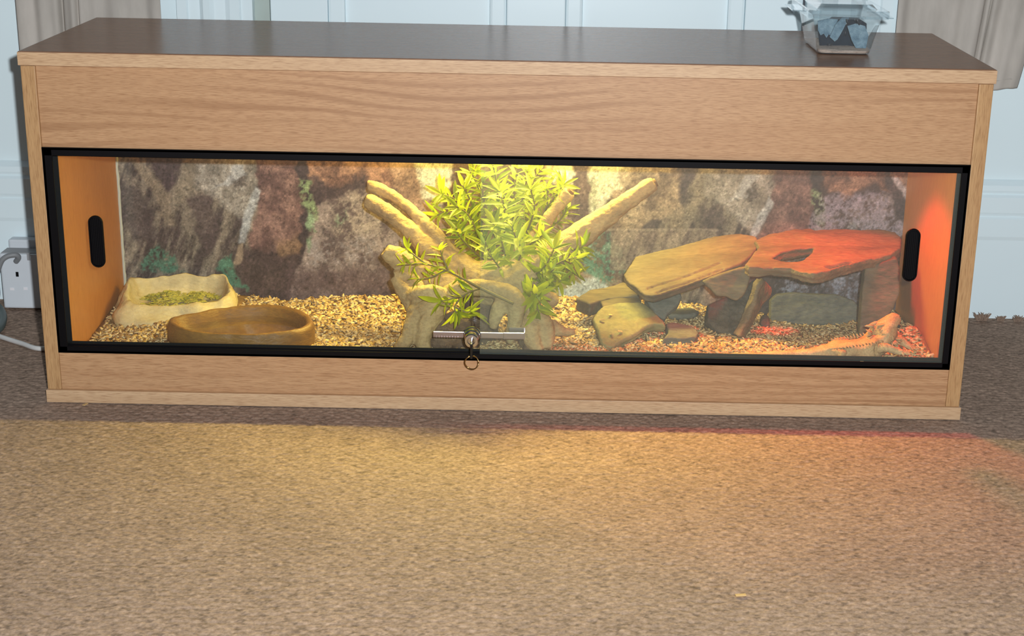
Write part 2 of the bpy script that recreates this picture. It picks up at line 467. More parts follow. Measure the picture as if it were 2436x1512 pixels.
def skirting(name, x0, x1):
    # profile (y, z): moulded victorian skirting
    pr = [(.462, 0), (.447, 0), (.447, .128), (.4455, .134), (.4455, .162), (.449, .166), (.447, .172), (.447, .196), (.452, .201), (.450, .206), (.452, .214), (.459, .220), (.462, .222)]
    bm = bmesh.new()
    a = [bm.verts.new((x0, y, z)) for y, z in pr]; b = [bm.verts.new((x1, y, z)) for y, z in pr]
    for i in range(len(pr)):
        j = (i + 1) % len(pr); bm.faces.new((a[i], a[j], b[j], b[i]))
    bm.faces.new(a); bm.faces.new(list(reversed(b)))
    bmesh.ops.recalc_face_normals(bm, faces=bm.faces)
    return struct(name, bm, M_white, label='moulded white skirting board')
skirting('baseboard_left', -3, LX0); skirting('baseboard_right', LX1, 3)

def build_door():
    # architrave with its beads, left and right of the door
    def cas(x0, x1, flip):
        pr = [(0, .462), (0, .446), (.012, .446), (.014, .449), (.028, .450), (.033, .445), (.041, .444), (.046, .449), (.060, .450), (.066, .447), (.078, .446), (.080, .449), (.094, .449), (.094, .47)]
        wdt = abs(x1 - x0); s = wdt / .094
        pts = [((x0 + q * s) if not flip else (x1 - q * s), y) for q, y in pr]
        bm = bmesh.new()
        a = [bm.verts.new((x, y, 0)) for x, y in pts]; b = [bm.verts.new((x, y, 2.08)) for x, y in pts]
        for i in range(len(pts)):
            j = (i + 1) % len(pts); bm.faces.new((a[i], a[j], b[j], b[i]))
        bm.faces.new(a); bm.faces.new(b); bmesh.ops.recalc_face_normals(bm, faces=bm.faces)
        return bm
    struct('trim_1', cas(LX0, -.395, False), M_white, label='beaded white architrave to the left of the door')
    struct('trim_2', cas(.435, LX1, True), M_white, label='beaded white architrave to the right of the door')
    o = struct('door_1', box(-.372, .432, DOOR_Y + .012, DOOR_Y + .04, .006, 2.04), M_white, label='white panelled door behind the tank')
    X = lambda u: at(u, 40, y=DOOR_Y).x
    for x0, x1 in ((-.372, X(780)), (X(1205), X(1345)), (X(1772), .432)):
        mk('stile', box(x0, x1, DOOR_Y, DOOR_Y + .0125, .006, 2.04, bev=.002), M_white, o)
    for z0, z1 in ((.006, .24), (.86, 1.02), (1.9, 2.04)):
        for x0, x1 in ((X(780), X(1205)), (X(1345), X(1772))):
            mk('rail', box(x0, x1, DOOR_Y + .0005, DOOR_Y + .0125, z0, z1), M_white, o)
    for x0, x1 in ((X(780), X(1205)), (X(1345), X(1772))):
        for z0, z1 in ((.24, .86), (1.02, 1.9)):
            bm = bmesh.new()                                        # bolection bead round each panel
            for a0, a1, b0, b1 in ((x0, x0 + .026, z0, z1), (x1 - .026, x1, z0, z1), (x0 + .026, x1 - .026, z0, z0 + .026), (x0 + .026, x1 - .026, z1 - .026, z1)):
                bx(bm, a0, a1, DOOR_Y + .002, DOOR_Y + .0135, b0, b1, bev=.0045)
            mk('panel_bead', bm, M_white, o)
            mk('panel', box(x0 + .026, x1 - .026, DOOR_Y + .009, DOOR_Y + .0135, z0 + .026, z1 - .026), M_white, o)
    # lining between door and architrave, its shade painted into the colour
    struct('trim_3', box(-.3955, -.3725, DOOR_Y - .002, DOOR_Y + .05, 0, 2.06), plain('shaded_lining', (172, 184, 178), .6, 0, .2, .02), label='door lining beside the left architrave, its shade painted grey-green')
build_door()

def curtain(label, xa0, xa1, xb0, xb1, zb, folds, seed, notch=False, zt=1.9):
    """xa: left/right edge at the hem, xb: left/right edge at zt; folds as (position 0..1, depth, width)"""
    nx, nz = 120, 46; rs = random.Random(seed)
    V = []; Fq = []
    for j in range(nz + 1):
        t = (j / nz) ** 1.5; z = zb + (zt - zb) * t
        l = xa0 + (xb0 - xa0) * t; r = xa1 + (xb1 - xa1) * t
        for i in range(nx + 1):
            s = i / nx
            y = 0.4335 + 0.004 * math.sin(s * 21 + seed) + 0.002 * math.sin(s * 47 + seed * 2)
            for p, dep, wd in folds:
                q = (s - p - 0.01 * math.sin(z * 6 + p * 9)) / wd
                y += dep * math.exp(-q * q)
            zz = z
            if notch and j < 4 and s > .62: zz += (0.0095 * min(1, (s - .62) / .3)) * (1 - j / 4)
            V.append((l + (r - l) * s, y, zz))
    for j in range(nz):
        for i in range(nx):
            a = j * (nx + 1) + i; Fq.append((a, a + 1, a + nx + 2, a + nx + 1))
    root = thing('curtain', ((xa0 + xa1) / 2, .433, zb), label, 'curtain')
    o = mk_np('cloth', V, Fq, M_curtain, root, True)
    m = o.modifiers.new('thick', 'SOLIDIFY'); m.thickness = 0.0022; m.offset = 0
    hem = bmesh.new(); pts = [Vector(V[i]) + Vector((0, -.0012, .014)) for i in range(0, nx + 1, 4)]
    tube(hem, pts, .0007, 5); mk('hem_seam', hem, M_curtain, root)
    rod = bmesh.new(); tube(rod, [(min(xb0, xa0) - .06, .43, zt + .004), (max(xb1, xa1) + .06, .43, zt + .004)], .010, 12)
    mk('pole', rod, M_brass, root)
    return root
curtain('taupe curtain hanging behind the left end of the tank, left of the panelled door', -.745, -.528, -.745, -.534, .36,
        [(.13, .012, .05), (.31, .014, .018), (.42, .012, .016), (.60, -.004, .05), (.88, -.003, .04)], 2)
curtain('taupe curtain hanging behind the right end of the tank, hem showing beside it', .566, .7575, .566, .98, .359,
        [(.30, .008, .05), (.66, .013, .010), (.61, .011, .010)], 5, True)

# ------------------------------------------------------------------ the tank
viv = thing('reptile_tank', (0, D / 2, 0), 'long oak-effect wooden reptile tank with black-framed sliding glass doors on beige carpet', 'tank')
mk('top_board', box(-W2, W2, 0, D, H - T, H, bev=.0022), M_oak_top, viv)
mk('top_edging', box(-W2, W2, -.0006, .0012, H - T + .0008, H - .0012, bev=.0005), M_oak_e, viv)['label'] = 'pale oak edging strip along the top board'
mk('base_board', box(-W2, W2, .0005, D, 0, T, bev=.0022), M_oak_h, viv)
bm = box(-W2, W2, -.0008, .0012, .0006, T - .0004, bev=.0005)
mk('base_edging', bm, M_oak_e, viv)['label'] = 'pale oak edging strip along the base'
for sx in (-1, 1):
    a, b = sorted((sx * (W2 - .002), sx * (W2 - .002 - T)))
    mk('side_panel', box(a, b, .0015, D - .002, T, H - T, bev=.0012), M_oak_v, viv)
IN = W2 - .002 - T                                     # inner half width
ZU, ZL = 0.3396, 0.0696
mk('upper_fascia', box(-IN, IN, .004, .020, ZU, H - T, bev=.0008), M_oak_h, viv)
mk('lower_fascia', box(-IN, IN, .003, .019, T, ZL, bev=.0008), M_oak_h, viv)
mk('back_panel', box(-IN, IN, D - .010, D - .004, T, H - T), M_oak_h, viv)

FD = 0.024
for sx in (-1, 1):                                     # added sheets on the side walls, the lamp's orange put into their colour
    mk('lamp_tint_sheet', box(*sorted((sx * IN, sx * (IN - .0006))), FD, D - .0105, T + .0005, H - T - .0005), M_line, viv)['label'] = 'sheet on the inner side wall with the orange lamp glow in its colour'
# black runner frame: double channel top and bottom, single channel at the sides
FD = 0.024
def channel(z0, z1, lip):
    bm = bmesh.new()
    bx(bm, -IN, IN, .001, FD, *( (z1 - .003, z1) if lip < 0 else (z0, z0 + .003)))
    for y in (.0010, .0115, .0220):
        bx(bm, -IN, IN, y, y + .0022, z0 + (0 if lip > 0 else 0), z1, bev=.0006, seg=1)
    return bm
mk('top_runner', channel(ZU - .0102, ZU + .0005, -1), M_black, viv)
mk('bottom_runner', channel(ZL - .0004, ZL + .0085, 1), M_black, viv)
for sx in (-1, 1):
    bm = bmesh.new(); e = sx * IN
    f = lambda a, b: sorted((e - sx * a, e - sx * b))
    bx(bm, *f(0, .003), .001, FD, ZL, ZU)
    bx(bm, *f(0, .0125 if sx < 0 else .0105), .001, .0032, ZL, ZU, bev=.0006, seg=1)
    bx(bm, *f(0, .0125 if sx < 0 else .0105), .0220, FD, ZL, ZU, bev=.0006, seg=1)
    mk('side_channel', bm, M_black, viv)

XL, XR = at(1143, 600, y=.008).x, at(1247, 600, y=.017).x
def pane(name, x0, x1, y0, edge_side, lab):
    bm = box(x0, x1, y0, y0 + .004, ZL + .003, ZU - .004)
    for f in bm.faces:
        f.material_index = 1 if abs(f.normal.y) < .5 else 0
    o = mk(name, bm, [M_glass2 if edge_side < 0 else M_glass, M_gedge], viv); o['label'] = lab
    return o
PANE_R = pane('glass_door', XL, IN - .004, .0048, -1, 'front sliding pane covering the right half')
PANE_L = pane('glass_door', -IN + .004, XR, .0152, 1, 'rear sliding pane covering the left half')

def finger_pull(pane_o, u, v0, v1, ub, y):
    """black ribbed oval grip stuck on the glass"""
    t_, b_ = at(u, v0, y=y), at(ub, v1, y=y); hw = .0094; r = hw
    zc = (t_.z + b_.z) / 2; xc = (t_.x + b_.x) / 2; hh = (t_.z - b_.z) / 2
    def outline(k, d):
        pts = []; w_ = hw - k
        for s_ in (1, -1):
            for i in range(13):
                a = math.pi * i / 12
                pts.append(Vector((xc + w_ * math.cos(a) * s_, y - d, zc + s_ * (hh - r + w_ * math.sin(a)))))
        return pts
    bm = bmesh.new()
    rings = [[bm.verts.new(p) for p in outline(k, d)] for k, d in ((0, 0), (0, .0022), (.0008, .0032), (.0018, .0032), (.0024, .0014))]
    n = len(rings[0])
    for p, q in zip(rings, rings[1:]):
        for i in range(n): bm.faces.new((p[i], p[(i + 1) % n], q[(i + 1) % n], q[i]))
    bm.faces.new(rings[-1]); bm.faces.new(rings[0]); bmesh.ops.recalc_face_normals(bm, faces=bm.faces)
    for i in range(6):
        x = xc + (i - 2.5) * .0023; q = abs(x - xc) / (hw - .002); hz = hh - r + (hw - .003) * math.sqrt(max(0, 1 - q * q))
        bx(bm, x - .0006, x + .0006, y - .0028, y - .0012, zc - hz, zc + hz)
    mk('finger_pull', bm, M_black, pane_o)['label'] = 'black ribbed oval finger pull'
finger_pull(PANE_R, 2171, 543, 668, 2164, .0047)
finger_pull(PANE_L, 229, 512, 635, 233, .0151)

# lamps under the tank ceiling, hidden behind the fascia
def lamps():
    bm = bmesh.new(); tube(bm, [(-.215, .274, .405), (.235, .274, .405)], .0105, 12); mk('lamp_tube', bm, M_tube, viv)
    for x0, x1 in ((-.240, -.2155), (.2355, .260)): mk('tube_holder', box(x0, x1, .26, .284, .392, H - T, bev=.003), M_lampw, viv)
    c = Vector((.452, .178, .405))
    bm = bmesh.new(); lathe(bm, [(.013, H - T), (.013, .428), (.018, .424), (.030, .412), (.033, .404), (.028, .398), (.0, .3965)][:6], (c.x, c.y, 0), 20)
    mk('heat_bulb', bm, M_heat, viv)
    o = bpy.data.objects.new('heat_bulb_light', hl); link(o); o.location = (c.x, c.y, .394); o.rotation_euler = (math.radians(-13), math.radians(4), 0)
lamps()

# ------------------------------------------------------------------ printed rock poster on the back wall of the tank
YP = 0.3262
def build_poster():
    x0, x1, z0, z1 = -.5765, .5805, .022, .432
    nx, nz = 900, 320
    Xg, Zg = np.meshgrid(np.linspace(x0, x1, nx + 1), np.linspace(z0, z1, nz + 1))
    # print space: photo-like units on the sheet (1 unit = 1/1576 m); z mapped with the sheet's own height
    def uv(u, v):
        p = at(u, v, y=YP); return p.x, p.z
    ax, az = 1 / 1576.0, 1 / 1500.0
    PU, PV = (Xg - uv(1215, 550)[0]) / ax + 1215, 550 - (Zg - uv(1215, 550)[1]) / az + 0
    # undo the camera's roll so that the polygons read from the photo fall level on the sheet
    n1 = fbm(PU / 60, PV / 60, 21) - .5; n2 = fbm(PU / 60, PV / 60, 31) - .5
    n3 = fbm(PU / 16, PV / 16, 41, 4) - .5; n4 = fbm(PU / 16, PV / 16, 51, 4) - .5
    WU = PU + n1 * 34 + n3 * 20; WV = PV + n2 * 34 + n4 * 20
    def level(pts): return [(u, v - 0.0186 * (u - 1215)) for u, v in pts]
    def sdf(pts, U, V):
        pts = level(pts); n = len(pts); d = np.full(U.shape, 1e9); ins = np.zeros(U.shape, bool)
        for i in range(n):
            (xa, ya), (xb, yb) = pts[i], pts[(i + 1) % n]
            ex, ey = xb - xa, yb - ya
            t = np.clip(((U - xa) * ex + (V - ya) * ey) / (ex * ex + ey * ey + 1e-9), 0, 1)
            d = np.minimum(d, np.hypot(U - xa - t * ex, V - ya - t * ey))
            c = ((ya > V) != (yb > V)) & (U < (xb - xa) * (V - ya) / (yb - ya + 1e-9) + xa)
            ins ^= c
        return np.where(ins, -d, d)
    rgb = lambda c: np.array(lin(c))
    big = fbm(PU / 110, PV / 110, 61); mid = fbm(PU / 28, PV / 28, 71, 5, .6); fine = fbm(PU / 7, PV / 7, 81, 4, .65)
    streak = fbm((PU + PV * .35) / 16, PV / 60, 91, 5, .6)
    C = np.zeros(PU.shape + (3,)); C[:] = rgb((112, 92, 82))
    C = C * (0.55 + 0.9 * mid)[..., None]
    def paint(pts, col, soft=10, alpha=1.0, spot=None, col2=None, tex=None, warp=1.0, off=0):
        nonlocal C
        p = [(u + off, v + off * 0.0186) for u, v in pts]
        U = PU + (WU - PU) * warp; V = PV + (WV - PV) * warp
        m = np.clip(0.5 - sdf(p, U, V) / soft, 0, 1); m = m * m * (3 - 2 * m) * alpha
        if spot is not None: m = m * np.clip((fine * .6 + mid * .4 - spot) * 9, 0, 1)
        cc = np.zeros_like(C); cc[:] = rgb(col)
        if col2 is not None:
            t = np.clip(((tex if tex is not None else mid) - .36) / .28, 0, 1)[..., None]
            cc = cc * (1 - t) + rgb(col2) * t
        cc = cc * (0.30 + 1.40 * (fine * .4 + mid * .6))[..., None]
        C = C * (1 - m[..., None]) + cc * m[..., None]
    def tile(o, k=1.0):
        f = lambda c: tuple(min(255, x * k) for x in c)
        q = dict(off=o)
        paint([(285, 340), (645, 340), (645, 740), (285, 740)], f((84, 70, 66)), 12, 1, None, f((150, 136, 114)), streak, **q)
        paint([(370, 360), (455, 360), (440, 450), (415, 468), (392, 430)], f((80, 64, 66)), 16, .9, **q)
        paint([(300, 440), (345, 450), (385, 560), (340, 580), (300, 530)], f((88, 74, 72)), 20, .8, **q)
        paint([(330, 370), (352, 370), (425, 470), (428, 530), (405, 525), (378, 460)], f((158, 140, 112)), 14, .85, **q)
        paint([(470, 375), (525, 380), (475, 460), (448, 505), (428, 485)], f((152, 138, 112)), 16, .8, **q)
        paint([(470, 375), (632, 370), (636, 460), (600, 525), (560, 505), (520, 462), (480, 440)], f((160, 150, 132)), 18, .9, None, f((178, 170, 154)), **q)
        paint([(470, 470), (520, 462), (528, 540), (500, 610), (468, 560)], f((96, 78, 74)), 18, .85, **q)
        paint([(560, 420), (600, 415), (602, 450), (570, 458)], f((104, 92, 82)), 14, .9, **q)
        paint([(582, 388), (604, 383), (592, 420), (560, 442), (528, 447), (556, 424)], f((196, 198, 194)), 10, .8, **q)
        paint([(630, 375), (714, 375), (724, 470), (730, 560), (722, 605), (650, 625), (612, 605), (598, 560), (622, 500)], f((122, 86, 78)), 12, 1, None, f((150, 112, 98)), **q)
        paint([(560, 590), (732, 585), (722, 660), (690, 730), (560, 730), (585, 650)], f((82, 64, 62)), 26, .95, **q)
        paint([(668, 572), (726, 558), (722, 592), (680, 604)], f((146, 112, 76)), 16, .8, **q)
        paint([(620, 448), (634, 462), (606, 528), (591, 575), (577, 578), (590, 520)], f((194, 198, 196)), 7, .9, None, None, None, .4, **q)
        paint([(574, 580), (587, 578), (579, 628), (562, 628)], f((168, 144, 114)), 6, .9, None, None, None, .4, **q)
        paint([(725, 340), (975, 340), (965, 440), (900, 462), (860, 440), (830, 470), (780, 484), (738, 440)], f((132, 92, 72)), 12, 1, None, f((170, 124, 92)), **q)
        paint([(742, 425), (800, 455), (872, 415), (890, 438), (830, 472), (790, 494), (755, 494)], f((80, 62, 62)), 14, .95, **q)
        paint([(708, 340), (735, 340), (748, 470), (738, 560), (730, 620), (692, 700), (655, 700), (716, 600), (724, 470)], f((74, 58, 58)), 9, 1, **q)
        paint([(758, 494), (830, 462), (892, 438), (965, 470), (1010, 560), (1010, 740), (676, 740), (706, 660), (732, 590), (748, 530)], f((118, 98, 94)), 10, 1, None, f((160, 142, 132)), **q)
        paint([(790, 490), (880, 448), (935, 490), (905, 560), (800, 565)], f((172, 156, 136)), 24, .7, .42, **q)
        paint([(740, 570), (900, 560), (880, 630), (740, 640)], f((150, 142, 142)), 24, .6, .46, **q)
        paint([(690, 640), (1010, 630), (1010, 740), (676, 740)], f((98, 76, 78)), 40, .8, **q)
        paint([(716, 428), (742, 440), (752, 480), (760, 522), (734, 505), (720, 480)], f((142, 166, 108)), 10, .95, .36, **q)
        paint([(733, 508), (756, 520), (752, 548), (736, 542)], f((136, 168, 122)), 8, .9, .36, **q)
        paint([(800, 510), (832, 504), (826, 526), (800, 532)], f((142, 168, 132)), 10, .8, .4, **q)
        paint([(733, 556), (748, 556), (742, 594)], f((128, 160, 118)), 8, .8, **q)
        paint([(365, 600), (390, 588), (422, 608), (445, 645), (345, 655), (335, 632)], f((76, 132, 104)), 12, .95, .40, **q)
        paint([(535, 612), (556, 600), (568, 640), (600, 690), (545, 680), (522, 640)], f((78, 134, 104)), 10, .95, .36, **q)
    paint([(960, 340), (1500, 340), (1500, 740), (960, 740)], (126, 106, 82), 14, 1, None, (150, 128, 100))
    tile(0); tile(1190, 0.94)
    paint([(920, 340), (1000, 340), (1005, 480), (1060, 530), (1050, 570), (960, 530)], (160, 124, 96), 16, .9, None, (176, 140, 110))
    paint([(975, 340), (1088, 340), (1082, 420), (1045, 492), (1010, 484), (1000, 430)], (228, 224, 196), 14, 1, None, (205, 196, 160))
    paint([(1072, 340), (1122, 340), (1112, 450), (1090, 505), (1060, 475), (1078, 430)], (112, 88, 68), 10, 1)
    paint([(1120, 380), (1300, 380), (1290, 700), (1060, 700)], (140, 122, 80), 30, .6)
    paint([(1285, 340), (1356, 340), (1366, 410), (1356, 442), (1318, 455), (1290, 430)], (236, 230, 208), 12, 1)
    paint([(1364, 340), (1406, 340), (1396, 520), (1382, 570), (1345, 545), (1360, 440)], (112, 90, 80), 10, 1)
    paint([(1404, 340), (1494, 340), (1478, 440), (1440, 482), (1398, 518), (1394, 460)], (230, 228, 200), 12, 1, None, (208, 204, 172))
    paint([(1395, 430), (1415, 430), (1418, 520), (1395, 540)], (128, 136, 104), 10, .7, .42)
    paint([(1480, 380), (1600, 380), (1610, 500), (1480, 545), (1425, 545), (1450, 490)], (134, 110, 86), 14, .8, None, (174, 152, 120))
    paint([(1440, 545), (1500, 545), (1500, 640), (1440, 650)], (92, 80, 84), 18, .9)
    paint([(1390, 560), (1440, 538), (1475, 580), (1484, 640), (1430, 690), (1385, 640)], (80, 132, 108), 14, .95, .40)
    paint([(1400, 540), (1450, 540), (1450, 600), (1400, 600)], (150, 158, 146), 10, .7, .5)
    paint([(1270, 668), (1400, 662), (1480, 692), (1430, 740), (1270, 740)], (178, 196, 200), 14, .95)
    paint([(1450, 549), (1695, 549), (1695, 640), (1450, 640)], (124, 106, 94), 5, .8, None, (160, 142, 120), streak, .15)
    paint([(1440, 543), (1700, 543), (1700, 549), (1440, 549)], (178, 160, 138), 3, .55, None, None, None, .1)
    paint([(1930, 470), (2080, 462), (2150, 560), (2150, 610), (1900, 610), (1910, 540)], (156, 146, 158), 20, .75, .40)
    paint([(1850, 580), (2060, 580), (2060, 720), (1850, 720)], (146, 150, 166), 16, .6, .50)
    paint([(2070, 400), (2095, 400), (2150, 520), (2150, 560), (2105, 490)], (84, 66, 68), 10, .9)
    paint([(2095, 420), (2108, 422), (2150, 490), (2150, 512)], (186, 172, 168), 6, .8, None, None, None, .5)
    crack = np.abs(fbm(PU / 34 + .3 * n3, PV / 34, 231, 4, .6) - .5)
    C = C * (1 - .45 * np.clip(1 - crack / .018, 0, 1) * np.clip((big - .35) * 5, 0, 1))[..., None]
    sp = fbm(PU / 5, PV / 5, 261, 3, .7); C = C * (1 + .55 * np.clip((sp - .62) * 8, 0, 1) - .45 * np.clip((.38 - sp) * 8, 0, 1))[..., None]
    C = np.clip(C * 0.90 * (0.80 + 0.4 * fbm(PU / 4.5, PV / 4.5, 191, 2))[..., None], 0, 1)
    lum = C.mean(-1, keepdims=True); C = (lum + (C - lum) * 0.80) * np.array([.90, .91, .99])
    curl = 0.0022 * np.exp(-((Xg - x0) / .012) ** 2)
    V = np.stack([Xg, YP - curl * 2.0, Zg], -1).reshape(-1, 3)
    idx = np.arange((nx + 1) * (nz + 1)).reshape(nz + 1, nx + 1)
    Fq = np.stack([idx[:-1, :-1], idx[:-1, 1:], idx[1:, 1:], idx[1:, :-1]], -1).reshape(-1, 4)
    t = NT('printed_rock_sheet')
    a = t.node('ShaderNodeVertexColor'); a.layer_name = 'print'
    f = t.noise(t.coords(), 330, 4, .7)
    c = t.mix(1.0, a.outputs['Color'], t.ramp(f, [(.3, (.72, .72, .72)), (.7, (1.22, 1.2, 1.18))]), 'MULTIPLY')
    t.base(c).rough(0.38, 0.4)
    root = thing('rock_poster', (0, YP, .022), 'glossy printed sheet of boulders, ferns and waterfalls lining the back of the tank', 'poster')
    o = mk_np('printed_sheet', V, Fq, t.m, root)
    ca = o.data.color_attributes.new('print', 'FLOAT_COLOR', 'POINT')
    ca.data.foreach_set('color', np.concatenate([C, np.ones(C.shape[:2] + (1,))], -1).astype(np.float32).ravel())
    bm = bmesh.new()
    pts = [Vector((x0 - .0022 + .0016 * mnoise.noise(Vector((0, 0, z * 60))), YP - .004, z)) for z in np.linspace(.05, .41, 60)]
    tube(bm, pts, [.0030 + .0012 * mnoise.noise(Vector((3, 0, z * 90))) for z in np.linspace(.05, .41, 60)], 8)
    mk('sealant_bead', bm, glass_mat('pale_sealant', (.8, .85, .8), .55, 1.2, (.8, .82, .76)), root, smooth=True)['label'] = 'pale glossy bead down the left edge of the sheet'
build_poster()

# ------------------------------------------------------------------ bedding
def zbed(x, y):
    x = np.asarray(x, float); y = np.asarray(y, float)
    z = 0.0545 + 0.004 * (fbm(x * 9 + 40, y * 9 + 40, 101, 3) - .5) * 2
    z = z + 0.008 * np.exp(-((y - .03) / .05) ** 2) * np.clip((x + .56) * 20, 0, 1)
    z = z - 0.012 * np.exp(-((x + .56) / .035) ** 2) * np.clip((.24 - y) / .1, 0, 1)
    z = z - 0.008 * np.exp(-((x + .33) / .06) ** 2) * np.exp(-((y - .33) / .09) ** 2)
    z = z + 0.008 * np.exp(-((x - .07) / .10) ** 2) * np.exp(-((y - .30) / .10) ** 2)
    z = z - 0.022 * np.exp(-((x - .45) / .11) ** 2) * np.exp(-((y - .30) / .11) ** 2)
    z = z + 0.018 * np.exp(-((x - .585) / .030) ** 2) * np.exp(-((y - .17) / .07) ** 2)
    return z
bed = thing('chip_bedding', (0, .17, T), 'loose layer of pale beech wood chips covering the tank floor', 'bedding'); bed['kind'] = 'stuff'
def build_bed():
    nx, ny = 160, 44; xs = np.linspace(-IN + .0012, IN - .0012, nx + 1); ys = np.linspace(.026, D - .0175, ny + 1)
    X, Y = np.meshgrid(xs, ys); Z = zbed(X, Y) - .0012
    top = np.stack([X, Y, Z], -1).reshape(-1, 3); n = len(top)
    bot = top.copy(); bot[:, 2] = T + .0006
    idx = np.arange(n).reshape(ny + 1, nx + 1)
    F = [np.stack([idx[:-1, :-1], idx[:-1, 1:], idx[1:, 1:], idx[1:, :-1]], -1).reshape(-1, 4)]
    for line, rev in ((idx[0], 0), (idx[-1], 1), (idx[:, 0], 1), (idx[:, -1], 0)):
        a, b = line[:-1], line[1:]
        q = np.stack([a, a + n, b + n, b], -1); F.append(q if not rev else q[:, ::-1])
    V = np.vstack([top, bot]); o = mk_np('chip_bed', V, np.vstack(F), M_bed, bed, True); o['kind'] = 'stuff'
    # the chips: thin slivers, each with its own edges
    N = 17000
    cx = RNG.uniform(-IN + .006, IN - .006, N); cy = .028 + (D - .050) * RNG.random(N) ** 1.05
    keep = np.ones(N, bool)
    keep &= ~((((cx + .362) / .098) ** 2 + ((cy - .098) / .062) ** 2) < 1)          # water bowl
    keep &= ~((cx > -.56) & (cx < -.395) & (cy > .20) & (cy < .315))                # food dish
    cx, cy = cx[keep], cy[keep]; N = len(cx)
    L = RNG.uniform(.0022, .0052, N); Wd = RNG.uniform(.0012, .0026, N); Th = RNG.uniform(.0004, .0009, N)
    cz = zbed(cx, cy) + RNG.uniform(-.0008, .0026, N)
    yaw = RNG.uniform(0, 6.283, N); pit = RNG.normal(0, .38, N); rol = RNG.normal(0, .4, N)
    bas = np.array([(-1, -.7, -1), (1, -1, -1), (.8, 1, -1), (-1, .9, -1), (-1, -.7, 1), (1, -1, 1), (.8, 1, 1), (-1, .9, 1)], float)
    P = bas[None] * np.stack([L, Wd, Th], -1)[:, None, :]
    P[:, :, 2] += (P[:, :, 0] / L[:, None]) ** 2 * (RNG.uniform(-.0008, .0012, N))[:, None]
    def rotm(ax, a):
        c, s = np.cos(a), np.sin(a); Rm = np.zeros((N, 3, 3)); i, j = [(1, 2), (2, 0), (0, 1)][ax]
        Rm[:, ax, ax] = 1; Rm[:, i, i] = c; Rm[:, j, j] = c; Rm[:, i, j] = -s; Rm[:, j, i] = s; return Rm
    Rm = rotm(2, yaw) @ rotm(1, pit) @ rotm(0, rol)
    P = np.einsum('nij,nkj->nki', Rm, P) + np.stack([cx, cy, cz], -1)[:, None, :]
    P[:, :, 1] = np.clip(P[:, :, 1], .0255, D - .018); P[:, :, 0] = np.clip(P[:, :, 0], -IN + .0015, IN - .0015)
    Fb = np.array([(3, 2, 1, 0), (4, 5, 6, 7), (0, 1, 5, 4), (1, 2, 6, 5), (2, 3, 7, 6), (3, 0, 4, 7)])
    F = (Fb[None] + (np.arange(N) * 8)[:, None, None]).reshape(-1, 4)
    o = mk_np('loose_chips', P.reshape(-1, 3), F, M_chips, bed); o['kind'] = 'stuff'
build_bed()

def stray_chip(p, yaw, label, l=.0055, wd=.0022, tilt=0.0, roll=0.0):
    bm = bmesh.new(); bx(bm, -l, l, -wd, wd, 0, .0011, bev=.0003, seg=1)
    for v in bm.verts: v.co.z += (v.co.x / l) ** 2 * .0007
    bm.transform(Matrix.Translation(p) @ Matrix.Rotation(yaw, 4, 'Z') @ Matrix.Rotation(tilt, 4, 'Y') @ Matrix.Rotation(roll, 4, 'X'))
    o = mk('wood_chip', bm, M_chips, None, p); tag(o, label, 'wood chip', 'stray wood chips')

